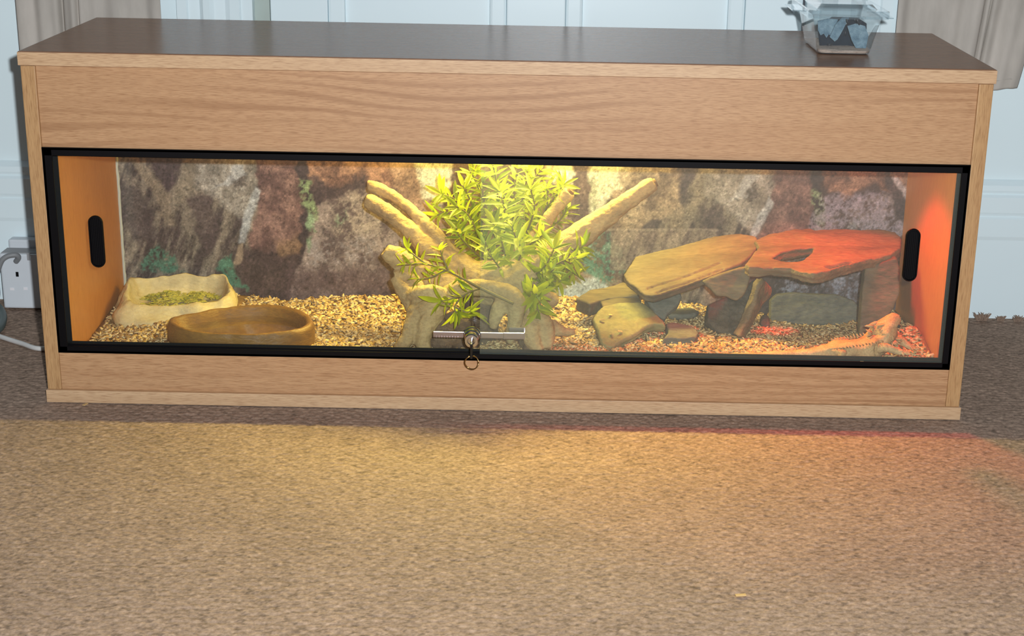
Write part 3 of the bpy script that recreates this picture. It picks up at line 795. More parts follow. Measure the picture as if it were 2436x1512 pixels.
# ------------------------------------------------------------------ driftwood
def build_driftwood():
    root = thing('driftwood_branch', (0.0, .12, .056), 'pale many-limbed driftwood root standing on the chips in the middle of the tank', 'driftwood')
    limbs = [
        [(874, 441, .225, .0075), (884, 443, .224, .0088), (930, 463, .215, .0080), (985, 506, .195, .0082), (1030, 550, .175, .0095), (1060, 592, .165, .0125), (1105, 645, .15, .022), (1150, 680, .14, .030)],
        [(870, 474, .21, .0085), (880, 479, .208, .0108), (925, 507, .195, .0112), (980, 552, .175, .0125), (1025, 600, .16, .0160), (1095, 660, .15, .026)],
        [(916, 594, .135, .0100), (930, 604, .135, .0130), (960, 622, .135, .0150), (1015, 655, .14, .0200), (1080, 690, .14, .030)],
        [(938, 658, .12, .007), (948, 672, .118, .0105), (968, 700, .11, .0125), (985, 735, .10, .012), (1000, 760, .09, .016)],
        [(1356, 457, .20, .0085), (1340, 474, .20, .0088), (1310, 512, .19, .0085), (1270, 565, .175, .008), (1240, 592, .165, .010), (1190, 655, .15, .022)],
        [(1556, 436, .185, .0095), (1530, 452, .182, .0112), (1480, 487, .175, .0130), (1400, 545, .165, .0165), (1320, 603, .145, .0205), (1250, 655, .13, .024), (1190, 690, .13, .030)],
        [(1040, 630, .160, .018), (1085, 655, .155, .026), (1140, 672, .15, .032), (1210, 672, .14, .030), (1262, 645, .135, .020)],
        [(1055, 697, .105, .008), (1085, 690, .095, .012), (1130, 684, .085, .0125), (1190, 692, .075, .0125), (1224, 716, .066, .0135), (1226, 755, .062, .0115), (1217, 795, .060, .008), (1213, 818, .058, .004)],
        [(1200, 706, .070, .009), (1186, 735, .064, .0100), (1176, 765, .060, .0075), (1172, 782, .06, .004)],
        [(1016, 700, .10, .010), (995, 730, .088, .0125), (978, 770, .072, .0105), (968, 805, .062, .010), (948, 836, .056, .008)],
        [(1062, 706, .10, .014), (1034, 742, .082, .015), (1012, 780, .068, .014), (1006, 815, .062, .012), (1016, 840, .058, .010)],
        [(1245, 684, .12, .014), (1266, 730, .10, .013), (1262, 780, .080, .013), (1270, 815, .07, .011), (1284, 838, .064, .007)],
        [(1258, 740, .10, .013), (1290, 765, .09, .014), (1300, 800, .08, .012), (1296, 828, .072, .008)],
        [(1290, 770, .10, .014), (1318, 782, .10, .011), (1344, 788, .105, .007), (1366, 790, .11, .004)],
        [(938, 656, .12, .008), (962, 652, .122, .008), (985, 668, .12, .009), (1000, 690, .11, .010)],
        [(965, 705, .108, .009), (1000, 700, .092, .011), (1028, 694, .085, .0115), (1048, 700, .086, .010), (1062, 715, .09, .008)],
        [(985, 740, .095, .007), (1000, 735, .080, .010), (1030, 722, .076, .010), (1050, 705, .085, .009)],
        [(1225, 680, .14, .016), (1290, 700, .16, .012), (1320, 720, .17, .008)],
    ]
    bm = bmesh.new()
    for lb in limbs:
        pts = [at(u, v, y=y) for u, v, y, r in lb]; rad = [q[3] for q in lb]
        p2, r2 = smooth_path(pts, rad, 5)
        for p in p2:
            p.y = max(p.y, .045)
        r3 = [r * (1 + .22 * mnoise.noise(p * 36)) for r, p in zip(r2, p2)]
        r3 = [min(r, max(.004, p.y - .03)) for r, p in zip(r3, p2)]
        tube(bm, p2, r3, 12)
    o = mk('limbs', bm, M_wood, root, smooth=True)
    m = o.modifiers.new('fuse', 'REMESH'); m.mode = 'VOXEL'; m.voxel_size = 0.0019; m.use_smooth_shade = True
    sm = o.modifiers.new('soften', 'SMOOTH'); sm.iterations = 3; sm.factor = .5
    tx = bpy.data.textures.new('grain_relief', 'CLOUDS'); tx.noise_scale = 0.011; tx.noise_depth = 4
    dm = o.modifiers.new('gnarl', 'DISPLACE'); dm.texture = tx; dm.strength = 0.0042; dm.mid_level = 0.5; dm.texture_coords = 'LOCAL'
    for q0 in ([[(1020, 735, .10, .014), (1035, 770, .095, .020), (1050, 800, .088, .023), (1052, 838, .080, .020)], [(1075, 745, .11, .016), (1095, 785, .10, .022), (1105, 835, .09, .022)],
                [(1140, 700, .15, .022), (1145, 750, .15, .022), (1150, 800, .14, .020)], [(1052, 812, .085, .016), (1105, 815, .10, .018), (1150, 800, .135, .016)]], [[(1250, 790, .085, .012), (1262, 815, .078, .014), (1266, 838, .07, .012)]]):
        bm = bmesh.new()
        for lb in q0:
            p2, r2 = smooth_path([at(u, v, y=y) for u, v, y, r in lb], [q[3] for q in lb], 5)
            tube(bm, p2, [min(r * (1 + .25 * mnoise.noise(p * 50)), p.y - .03) for r, p in zip(r2, p2)], 12)
        o2 = mk('root_base', bm, M_bark, root, smooth=True); o2['label'] = 'darker rough base of the root'
        for m2, k2 in (('fuse', 'REMESH'), ('gnarl', 'DISPLACE')):
            q = o2.modifiers.new(m2, k2)
            if k2 == 'REMESH': q.mode = 'VOXEL'; q.voxel_size = .0022; q.use_smooth_shade = True
            else: q.texture = tx; q.strength = .009; q.mid_level = .5; q.texture_coords = 'LOCAL'
    # hollow sawn ends
    def end(u, v, y, u2, v2, y2, r):
        a = at(u, v, y=y); d = (a - at(u2, v2, y=y2)).normalized()
        bm = bmesh.new(); tube(bm, [a - d * .004, a + d * .0035], [r, r * .96], 14)
        mk('sawn_end', bm, plain('hollow_end_wood', (120, 92, 62), .8, 0, .1, .2, 90), root)
    end(1556, 436, .185, 1530, 452, .182, .0062); end(1356, 457, .20, 1340, 474, .20, .0055)
build_driftwood()

# ------------------------------------------------------------------ plastic plant
def leaf_mesh():
    bm = bmesh.new(); prof = [(0, .0), (.12, .06), (.32, .108), (.55, .116), (.78, .08), (.93, .034), (1.0, 0)]
    mid = []; lf = []; rt = []
    for t, wd in prof:
        bend = -.16 * t * t
        mid.append(bm.verts.new((t, 0, bend)))
        if wd > 0:
            lf.append(bm.verts.new((t, wd, bend + wd * .42))); rt.append(bm.verts.new((t, -wd, bend + wd * .42)))
    n = len(lf)
    bm.faces.new((mid[0], mid[1], lf[0])); bm.faces.new((mid[0], rt[0], mid[1]))
    for i in range(n - 1):
        bm.faces.new((mid[i + 1], mid[i + 2], lf[i + 1], lf[i])); bm.faces.new((mid[i + 1], rt[i], rt[i + 1], mid[i + 2]))
    bm.faces.new((mid[n], mid[n + 1], lf[n - 1])); bm.faces.new((mid[n], rt[n - 1], mid[n + 1]))
    me = bpy.data.meshes.new('leaf'); bm.to_mesh(me); bm.free(); me.materials.append(M_leaf); me.shade_smooth()
    return me

def build_plant():
    c0 = at(1215, 700, y=.15)
    root = thing('artificial_plant', c0, 'bushy yellow-green plastic plant with narrow leaves growing through the driftwood', 'plant')
    stems = [
        ([(1190, 660, .17), (1150, 560, .2), (1090, 480, .2), (1052, 462, .19)], 1.0),
        ([(1190, 650, .18), (1120, 560, .19), (1070, 505, .18), (1040, 512, .17)], 1.0),
        ([(1200, 650, .18), (1170, 540, .22), (1135, 440, .23), (1118, 408, .22)], 1.0),
        ([(1200, 640, .18), (1190, 520, .22), (1180, 430, .23), (1172, 392, .22)], 1.0),
        ([(1210, 640, .18), (1220, 520, .2), (1225, 440, .2), (1232, 395, .2)], 1.0),
        ([(1215, 640, .18), (1250, 520, .23), (1270, 430, .24), (1290, 400, .24)], 1.0),
        ([(1220, 650, .18), (1270, 540, .22), (1320, 470, .22), (1340, 440, .21)], 1.0),
        ([(1220, 650, .17), (1290, 560, .2), (1335, 520, .2), (1350, 490, .2)], 1.0),
        ([(1230, 660, .16), (1300, 620, .15), (1350, 600, .14), (1388, 585, .13)], .95),
        ([(1230, 670, .15), (1300, 645, .14), (1345, 640, .13), (1372, 655, .12)], .95),
        ([(1220, 660, .15), (1200, 600, .13), (1190, 560, .12), (1180, 535, .11)], 1.1),
        ([(1210, 670, .15), (1180, 625, .12), (1160, 600, .11), (1155, 575, .1)], 1.1),
        ([(1220, 650, .16), (1240, 600, .12), (1225, 560, .1), (1215, 530, .1)], 1.1),
        ([(1190, 650, .18), (1130, 600, .17), (1095, 565, .16), (1085, 540, .15)], .9),
        ([(1160, 620, .2), (1120, 520, .17), (1085, 490, .15)], 1.0),
        ([(1200, 600, .2), (1200, 500, .16), (1188, 455, .14)], 1.1),
        ([(1230, 600, .2), (1270, 505, .18), (1262, 450, .17)], 1.0),
        ([(1240, 680, .13), (1280, 660, .11), (1300, 655, .10), (1318, 640, .09)], 1.0),
        ([(1150, 560, .21), (1120, 480, .21), (1100, 440, .2)], .95),
        ([(1260, 560, .21), (1300, 490, .22), (1300, 440, .22)], .95),
        ([(1225, 540, .21), (1250, 440, .22), (1255, 402, .22)], .95),
        ([(1185, 560, .2), (1150, 470, .21), (1150, 410, .22)], .95),
        ([(1240, 665, .15), (1300, 640, .12), (1340, 620, .11), (1372, 612, .10)], 1.0),
        ([(1240, 675, .15), (1290, 640, .10), (1310, 610, .09), (1318, 590, .085)], 1.05),
        ([(1230, 600, .17), (1270, 575, .13), (1290, 560, .11)], 1.0),
        ([(1245, 690, .13), (1300, 672, .11), (1335, 668, .10)], .95),
        ([(1235, 690, .12), (1258, 702, .09), (1272, 715, .08), (1282, 742, .07)], 1.15),
        ([(1250, 690, .12), (1268, 692, .085), (1276, 700, .075)], 1.15),
        ([(1222, 722, .048), (1150, 688, .055), (1100, 662, .06), (1060, 642, .07), (1012, 628, .08), (955, 630, .09)], .75),
        ([(1068, 645, .07), (1054, 615, .072), (1046, 590, .075)], .85),
        ([(1012, 627, .08), (985, 606, .085), (966, 588, .09)], .9),
        ([(1060, 643, .07), (1025, 660, .07), (992, 664, .075)], .8),
        ([(1140, 686, .058), (1105, 700, .05), (1082, 728, .048), (1086, 745, .046)], 1.1),
        ([(1105, 700, .05), (1068, 712, .048), (1048, 716, .048)], 1.1),
        ([(1084, 730, .048), (1108, 742, .046), (1120, 740, .046)], 1.15),
    ]
    me = leaf_mesh(); rec = []
    rs = random.Random(4); sobs = []
    for si, (st, ks) in enumerate(stems):
        pts = [at(u, v, y=y) for u, v, y in st]
        front = 28 <= si < 32
        p2, r2 = smooth_path(pts, [(.0016 if si != 28 else .0022) * (1 - .5 * i / (len(pts) - 1)) for i in range(len(pts))], 6)
        bm = bmesh.new(); tube(bm, p2, r2, 6)
        so = mk('stem', bm, M_stem, root, smooth=True); sobs.append(so)
        # leaves by arc length
        seg = [0.0]
        for a, b in zip(p2, p2[1:]): seg.append(seg[-1] + (b - a).length)
        tot = seg[-1]; s = tot * (.30 if si < 28 else (.42 if si == 28 else .15)); step = .0082
        k = 0
        while s <= tot + 1e-6:
            i = max(j for j in range(len(seg)) if seg[j] <= s + 1e-9); i = min(i, len(p2) - 2)
            f = (s - seg[i]) / max(1e-6, seg[i + 1] - seg[i]); p = p2[i].lerp(p2[i + 1], min(1, f)); t = (p2[i + 1] - p2[i]).normalized()
            tip = s > tot - step
            for q in range(6 if tip else (3 if si < 28 else 2)):
                a = (k * 2.4 + q * (6.283 / (6 if tip else (3 if si < 28 else 2)))) + rs.uniform(-.4, .4)
                o1 = t.orthogonal().normalized(); o2 = t.cross(o1)
                out = o1 * math.cos(a) + o2 * math.sin(a)
                d = (t * rs.uniform(.35, .9) + out * rs.uniform(.8, 1.1) + Vector((0, -.12, .05))).normalized()
                L = ks * rs.uniform(.018, .031)
                if p.y + d.y * L < .031: d.y = max(0, (.031 - p.y) / L + .02); d.normalize()
                nz = (out.cross(t) * rs.uniform(-.6, .6) + t * .9 - d * .2 + Vector((0, -.5, .4))).normalized()
                yv = nz.cross(d).normalized(); zv = d.cross(yv)
                mt = Matrix.Identity(4)
                for r in range(3): mt[r][0] = d[r] * L; mt[r][1] = yv[r] * L * rs.uniform(.8, 1.1); mt[r][2] = zv[r] * L; mt[r][3] = p[r]
                rec.append((p.y - .0 * L, so, mt))
            s += step; k += 1
    order = sorted(range(len(rec)), key=lambda i: rec[i][0])
    near = set(order[:300]); rest = bmesh.new()
    for i, (yy, so, mt) in enumerate(rec):
        if i in near:
            o = bpy.data.objects.new('leaf', me); link(o, so)
            o.matrix_local = Matrix.Translation(-wloc(so)) @ mt
        else:
            a = len(rest.verts); rest.from_mesh(me); rest.verts.ensure_lookup_table()
            for v in rest.verts[a:]: v.co = mt @ v.co
    o = mk('foliage', rest, M_leaf, root, smooth=True); o['kind'] = 'stuff'
    print('leaves', len(rec))
build_plant()

# ------------------------------------------------------------------ stones
def plane3(a, b, c):
    n = (b - a).cross(c - a).normalized(); return a, n

def stone(name, label, cat, outline, plane, thick, mat, grp=None, amp=.0022, holes=(), bevel=.0014, tdir=None, seed=1.0, pocket=.012, vox=.0019, through=None, soft=.004):
    """a slab: its top face is the outline on the given plane, its body runs `thick` below"""
    p0, n = plane3(*[at(u, v, y=y) for u, v, y in plane])
    if n.dot(CAM - p0) < 0: n = -n
    d = (tdir.normalized() if tdir else -n) * thick
    bm = bmesh.new()
    loop = [at_plane(u, v, p0, n) for u, v in outline]
    top = [bm.verts.new(p) for p in loop]; bot = [bm.verts.new(p + d) for p in loop]
    k = len(top)
    if through:
        ht = [bm.verts.new(at_plane(uu, vv, p0, n)) for uu, vv in through]; hb = [bm.verts.new(v.co + d) for v in ht]
        for A, Bq in ((top, ht), (bot, hb)):
            es = [bm.edges.new((A[i], A[(i + 1) % len(A)])) for i in range(len(A))] + [bm.edges.new((Bq[i], Bq[(i + 1) % len(Bq)])) for i in range(len(Bq))]
            bmesh.ops.triangle_fill(bm, edges=es, use_beauty=True)
        for i in range(len(ht)): bm.faces.new((ht[i], ht[(i + 1) % len(ht)], hb[(i + 1) % len(ht)], hb[i]))
    else:
        bm.faces.new(top); bm.faces.new(list(reversed(bot)))
    for i in range(k): bm.faces.new((top[i], bot[i], bot[(i + 1) % k], top[(i + 1) % k]))
    bmesh.ops.recalc_face_normals(bm, faces=bm.faces)
    if not through: bmesh.ops.bevel(bm, geom=list(bm.edges), offset=bevel, segments=1, affect='EDGES', clamp_overlap=True)
    bmesh.ops.triangulate(bm, faces=bm.faces)
    # dense skin through a voxel remesh, then relief and hollows
    tmp = bpy.data.meshes.new('tmp'); bm.to_mesh(tmp); bm.free()
    to = bpy.data.objects.new('tmp', tmp); COL.objects.link(to)
    md = to.modifiers.new('r', 'REMESH'); md.mode = 'VOXEL'; md.voxel_size = vox
    dg = bpy.context.evaluated_depsgraph_get(); ev = to.evaluated_get(dg); me = bpy.data.meshes.new_from_object(ev)
    bpy.data.objects.remove(to); bpy.data.meshes.remove(tmp)
    bm = bmesh.new(); bm.from_mesh(me); bpy.data.meshes.remove(me)
    bmesh.ops.smooth_vert(bm, verts=bm.verts, factor=.25, use_axis_x=True, use_axis_y=True, use_axis_z=True)
    u_ = (loop[1] - loop[0]).normalized()
    for v in bm.verts:
        h = (v.co - p0).dot(n)
        q = Vector((v.co.x * 34, v.co.y * 60, v.co.z * 60))
        rel = mnoise.noise(q + Vector((seed, 0, 0))) * amp + mnoise.noise(q * 3.3 + Vector((0, seed, 0))) * amp * .45
        if h > -thick * .5: v.co += n * rel
        else: v.co -= n * rel
        # split layers show as steps on the edge
        lay = math.sin((h / thick) * 9.0 + seed) * amp * .5
        c = sum(loop, Vector()) / len(loop); r = (v.co - c); r -= n * r.dot(n)
        if -thick * .92 < h < -thick * .12 and r.length > 1e-5: v.co += r.normalized() * lay
        for hole in holes:
            hl_ = [at_plane(uu, vv, p0, n) for uu, vv in hole]
            if h > -thick * .6:
                ins = False; m = len(hl_); dm = 1e9
                e1 = u_; e2 = n.cross(u_)
                X, Y = (v.co - p0).dot(e1), (v.co - p0).dot(e2)
                for a in range(m):
                    A, B = hl_[a], hl_[(a + 1) % m]
                    xa, ya, xb, yb = (A - p0).dot(e1), (A - p0).dot(e2), (B - p0).dot(e1), (B - p0).dot(e2)
                    t = max(0, min(1, ((X - xa) * (xb - xa) + (Y - ya) * (yb - ya)) / ((xb - xa) ** 2 + (yb - ya) ** 2 + 1e-12)))
                    dm = min(dm, math.hypot(X - xa - t * (xb - xa), Y - ya - t * (yb - ya)))
                    if (ya > Y) != (yb > Y) and X < (xb - xa) * (Y - ya) / (yb - ya) + xa: ins = not ins
                if ins: v.co -= n * (pocket * min(1, dm / soft))
    loc = sum(loop, Vector()) / len(loop) + d
    o = mk(name, bm, mat, None, loc, smooth=True)
    tag(o, label, cat, grp)
    return o

stone('slate_slab', 'broad tilted brown slate slab, its left end low, leaning up to the right of the plant', 'rock',
      [(1483, 652), (1497, 632), (1512, 608), (1600, 588), (1700, 560), (1762, 553), (1800, 562), (1806, 582), (1788, 606), (1764, 626), (1700, 652), (1640, 675), (1600, 690), (1556, 704), (1532, 700), (1512, 682), (1492, 668)],
      [(1512, 608, .25), (1795, 560, .27), (1552, 704, .15)], .012, M_slate, 'stones of the basking ledge', .0012, seed=2.2, pocket=.0022, soft=.0006,
      holes=[[(1538, 685), (1590, 668), (1650, 648), (1716, 622), (1718, 626), (1652, 653), (1592, 673), (1540, 689)], [(1560, 694), (1640, 668), (1720, 638), (1722, 641), (1642, 672), (1562, 698)]])
stone('slate_slab', 'level knotty slate slab with an oval hollow, the roof of the basking ledge under the red light', 'rock',
      [(1795, 572), (1830, 556), (1880, 548), (1922, 541), (1940, 546), (2020, 546), (2092, 545), (2128, 552), (2146, 566), (2143, 590), (2120, 606), (2060, 618), (2010, 632), (1965, 646), (1935, 652), (1905, 645), (1880, 637), (1835, 634), (1782, 634), (1772, 628), (1790, 606), (1806, 585)],
      [(1810, 560, .27), (2140, 560, .28), (1935, 650, .14)], .015, M_slate2, 'stones of the basking ledge', .0020,
      through=[(1836, 613), (1862, 598), (1900, 591), (1938, 588), (1930, 601), (1908, 619), (1870, 622)], holes=[[(1960, 634), (2000, 625), (2030, 620), (2020, 628), (1975, 640)]], seed=5.0, pocket=.0115)
stone('slate_stone', 'flat brown slate wedge hanging down between the two roof slabs of the ledge', 'rock',
      [(1668, 668), (1700, 655), (1760, 636), (1790, 632), (1784, 664), (1776, 690), (1766, 706), (1752, 716), (1738, 711), (1728, 705), (1704, 704), (1692, 690), (1680, 680)],
      [(1668, 668, .175), (1790, 634, .175), (1738, 714, .165)], .012, M_slate, 'stones of the basking ledge', .0012, seed=8.1)
stone('slate_stone', 'dark leaning slate block propping the middle of the ledge', 'rock',
      [(1684, 724), (1720, 708), (1768, 692), (1790, 664), (1812, 664), (1820, 690), (1802, 730), (1776, 780), (1762, 806), (1740, 800), (1702, 786), (1680, 764)],
      [(1684, 724, .20), (1830, 684, .215), (1764, 808, .165)], .030, M_slated, 'stones of the basking ledge', .0030, seed=3.3)
stone('slate_stone', 'narrow slate added along the right edge of the dark block as its lit facet', 'rock',
      [(1808, 676), (1818, 664), (1837, 684), (1832, 706), (1802, 752), (1772, 806), (1760, 800), (1778, 762), (1798, 716)],
      [(1815, 664, .185), (1837, 692, .215), (1764, 804, .150)], .012, M_slate2, 'stones of the basking ledge', .0024, seed=4.9)  # separate stone added to give the block its lit right facet
stone('slate_stone', 'tall upright brown slate carrying the right end of the ledge, behind the lizard', 'rock',
      [(2058, 634), (2100, 622), (2134, 612), (2142, 640), (2140, 700), (2124, 738), (2098, 772), (2070, 792), (2046, 812), (2044, 780), (2050, 700)],
      [(2058, 634, .20), (2138, 620, .20), (2046, 812, .185)], .022, M_slate, 'stones of the basking ledge', .0016, seed=6.6)
stone('flat_rock', 'mossy yellowish rock sloping to the front with chips lying on it', 'rock',
      [(1410, 756), (1422, 738), (1436, 727), (1500, 716), (1528, 716), (1560, 744), (1578, 760), (1583, 774), (1556, 770), (1536, 776), (1508, 794), (1480, 808), (1456, 824), (1440, 826), (1428, 808), (1424, 790)],
      [(1440, 826, .094), (1582, 770, .142), (1430, 730, .175)], .014, M_slatem, None, .0020, seed=4.4)
stone('flat_rock', 'low brown rock behind the mossy one, rising under the tilted slab', 'rock',
      [(1370, 708), (1402, 690), (1450, 680), (1484, 670), (1500, 680), (1522, 702), (1480, 704), (1446, 708), (1402, 722)],
      [(1370, 708, .21), (1522, 702, .22), (1450, 680, .26)], .020, M_slate, None, .0016, seed=1.7)
stone('flat_rock', 'thin slate sliver sandwiched between the mossy rock and the one behind', 'rock',
      [(1428, 714), (1470, 706), (1520, 706), (1528, 716), (1490, 722), (1452, 734), (1436, 732)],
      [(1428, 714, .195), (1528, 714, .20), (1438, 733, .175)], .008, M_slate, None, .0010, seed=9.4)
stone('flat_rock', 'small flat rock with an orange-lit top beside the mossy rock', 'rock',
      [(1584, 768), (1604, 764), (1648, 774), (1662, 790), (1656, 802), (1616, 806), (1590, 802), (1576, 806), (1590, 788)],
      [(1584, 768, .155), (1655, 778, .15), (1620, 806, .115)], .014, M_slateg, None, .0016, seed=7.9)
stone('slate_stone', 'grey slate leg under the low left end of the tilted slab', 'rock',
      [(1534, 706), (1580, 694), (1614, 686), (1622, 706), (1612, 726), (1592, 740), (1582, 758), (1558, 744)],
      [(1534, 706, .205), (1616, 690, .215), (1582, 758, .185)], .018, M_slateg, 'stones of the basking ledge', .0016, seed=2.9)
stone('flat_rock', 'thin grey slate flake lying on the chips under the tilted slab', 'rock',
      [(1588, 746), (1604, 734), (1640, 730), (1664, 738), (1656, 744), (1620, 748)],
      [(1588, 746, .235), (1664, 738, .25), (1610, 732, .27)], .008, M_slateg, None, .0010, seed=5.5)
stone('slate_stone', 'wide grey slate standing against the poster beneath the ledge', 'rock',
      [(1832, 764), (1834, 712), (1850, 698), (1890, 695), (1925, 698), (1992, 700), (2032, 714), (2046, 730), (2046, 772), (1960, 774), (1900, 772)],
      [(1834, 712, .30), (2040, 716, .30), (1900, 772, .288)], .014, M_slateg, None, .0026, seed=1.2)
stone('flat_rock', 'little dark stone at the foot of the leaning slate block', 'rock',
      [(1806, 766), (1812, 748), (1822, 742), (1830, 756), (1830, 772), (1816, 776)],
      [(1806, 766, .235), (1830, 760, .235), (1816, 776, .228)], .012, M_slated, None, .0012, seed=3.8, vox=.0018)


# ------------------------------------------------------------------ dish and bowl
def ring_vessel(prof, n=72, amp=.002, seed=0.0, outline=None, freq=40):
    """prof rows: (scale, z, noise); outline(angle)->(x,y)"""
    bm = bmesh.new(); rings = []
    for sc, z, na, dx, dy in prof:
        ring = []
        for k in range(n):
            a = 2 * math.pi * k / n; x, y = outline(a, sc)
            p = Vector((x + dx, y + dy, z))
            q = mnoise.noise(Vector((p.x * freq + seed, p.y * freq, z * freq * .6))) * amp * na
            q2 = mnoise.noise(Vector((p.x * freq * 2.7, p.y * freq * 2.7 + seed, z * freq))) * amp * na * .5
            r = Vector((math.cos(a), math.sin(a), 0))
            ring.append(bm.verts.new(p + r * (q + q2) + Vector((0, 0, (q - q2) * .8))))
        rings.append(ring)
    for a, b in zip(rings, rings[1:]):
        for k in range(n): bm.faces.new((a[k], a[(k + 1) % n], b[(k + 1) % n], b[k]))
    bm.faces.new(rings[-1]); bm.faces.new(list(reversed(rings[0])))
    bmesh.ops.recalc_face_normals(bm, faces=bm.faces)
    return bm

def build_dish():
    c = Vector((-.482, .250, .050)); pw = 3.2
    def ol(a, s):
        ca, sa = math.cos(a), math.sin(a)
        e = 2 / pw
        x = math.copysign(abs(ca) ** e, ca) * .083 * s; y = math.copysign(abs(sa) ** e, sa) * .060 * s
        x += -.010 * (y / .06)
        y += .010 * (x / .08) * (1 if y < 0 else .3)
        return c.x + x, c.y + y
    root = thing('food_dish', c, 'cream rock-shaped food dish with scraps of green in it, in the left back corner', 'dish')
    prof = [(1.06, .042, .8, 0, -.014), (1.07, .049, 1.2, 0, -.014), (1.05, .056, 1.8, -.001, -.012), (1.02, .065, 2.0, 0, -.008), (.985, .075, 2.2, 0, -.004), (.955, .083, 1.6, 0, -.001), (.915, .0875, 1.2, 0, .001),
            (.875, .0865, 1.0, 0, .002), (.845, .080, .8, 0, .003), (.81, .072, .8, 0, .003), (.74, .064, .8, 0, .003), (.62, .0605, .8, 0, .003), (.4, .059, .6, 0, .003), (.15, .0585, .4, 0, .003)]
    bm = ring_vessel(prof, 110, .0058, 3.0, ol, 34)
    for v in bm.verts:
        if v.co.z > .055: v.co.z -= .20 * max(0, c.y + .012 - v.co.y) * min(1, (v.co.z - .055) / .025)
    mk('dish', bm, M_dish, root, smooth=True)
    bm = bmesh.new(); rs = random.Random(9)
    for i in range(700):
        a = rs.uniform(0, 6.28); r = rs.uniform(0, .70) ** .8
        x, y = ol(a, r); z = .0600 + .003 * rs.random() + .014 * math.exp(-((x - c.x + .022) / .018) ** 2 - ((y - c.y) / .03) ** 2) + .013 * math.exp(-((x - c.x - .026) / .020) ** 2 - ((y - c.y) / .03) ** 2)
        l = rs.uniform(.003, .0085); t = bmesh.ops.create_cube(bm, size=1)['verts']
        bmesh.ops.scale(bm, vec=(l, l * rs.uniform(.4, .8), .0009), verts=t)
        bmesh.ops.rotate(bm, cent=(0, 0, 0), matrix=Matrix.Rotation(rs.uniform(0, 6), 3, 'Z') @ Matrix.Rotation(rs.uniform(-.7, .7), 3, 'X'), verts=t)
        bmesh.ops.translate(bm, vec=(x + .004, y + .004, z), verts=t)
    o = mk('food_scraps', bm, M_food, None, c); tag(o, 'yellow-green dried scraps lying in the cream food dish', 'food', None, 'stuff')
build_dish()

def build_bowl():
    pts = [(394, 757), (430, 749), (480, 742), (560, 729), (650, 725), (706, 734), (742, 752), (748, 772), (720, 786), (660, 793), (560, 797), (480, 793), (430, 784), (402, 770)]
    P = [at(u, v, z=.088) for u, v in pts]; c = sum(P, Vector()) / len(P)
    ang = sorted((math.atan2(p.y - c.y, p.x - c.x) % (2 * math.pi), (Vector((p.x, p.y, 0)) - Vector((c.x, c.y, 0))).length) for p in P)
    A = np.array([a for a, r in ang]); Rr = np.array([r for a, r in ang])
    A3 = np.concatenate([A - 2 * np.pi, A, A + 2 * np.pi]); R3 = np.concatenate([Rr] * 3)
    def ol(a, s):
        a %= 2 * math.pi; r = sum(np.interp(a + q, A3, R3) for q in (-.16, -.08, 0, .08, .16)) / 5 * s
        return c.x + r * math.cos(a), max(.030, c.y + r * math.sin(a))
    root = thing('water_bowl', (c.x, c.y, .05), 'brown resin rock water bowl standing against the front glass at left', 'bowl')
    prof = [(.98, .048, .5, 0, 0), (1.0, .056, 1, 0, 0), (1.0, .072, 1.2, 0, 0), (.995, .083, 1.2, 0, 0), (.975, .0885, .8, 0, 0), (.93, .0895, .6, 0, 0), (.89, .086, .5, 0, 0),
            (.85, .078, .4, 0, 0), (.80, .070, .4, 0, 0), (.70, .063, .3, 0, 0), (.5, .060, .3, 0, 0), (.2, .059, .2, 0, 0)]
    mk('bowl', ring_vessel(prof, 110, .0020, 8.0, ol, 55), M_bowl, root, smooth=True)
    bm = bmesh.new(); vs = [bm.verts.new((*ol(2 * math.pi * k / 64, .842), .0755)) for k in range(64)]; bm.faces.new(vs)
    vs2 = [bm.verts.new((v.co.x * .985 + c.x * .015, v.co.y * .985 + c.y * .015, .0738)) for v in vs]
    for k in range(64): bm.faces.new((vs[k], vs2[k], vs2[(k + 1) % 64], vs[(k + 1) % 64]))
    bmesh.ops.recalc_face_normals(bm, faces=bm.faces)
    o = mk('water', bm, M_water, None, (c.x, c.y, .075)); tag(o, 'clear shallow water filling the brown rock bowl', 'water', None, 'stuff')
build_bowl()

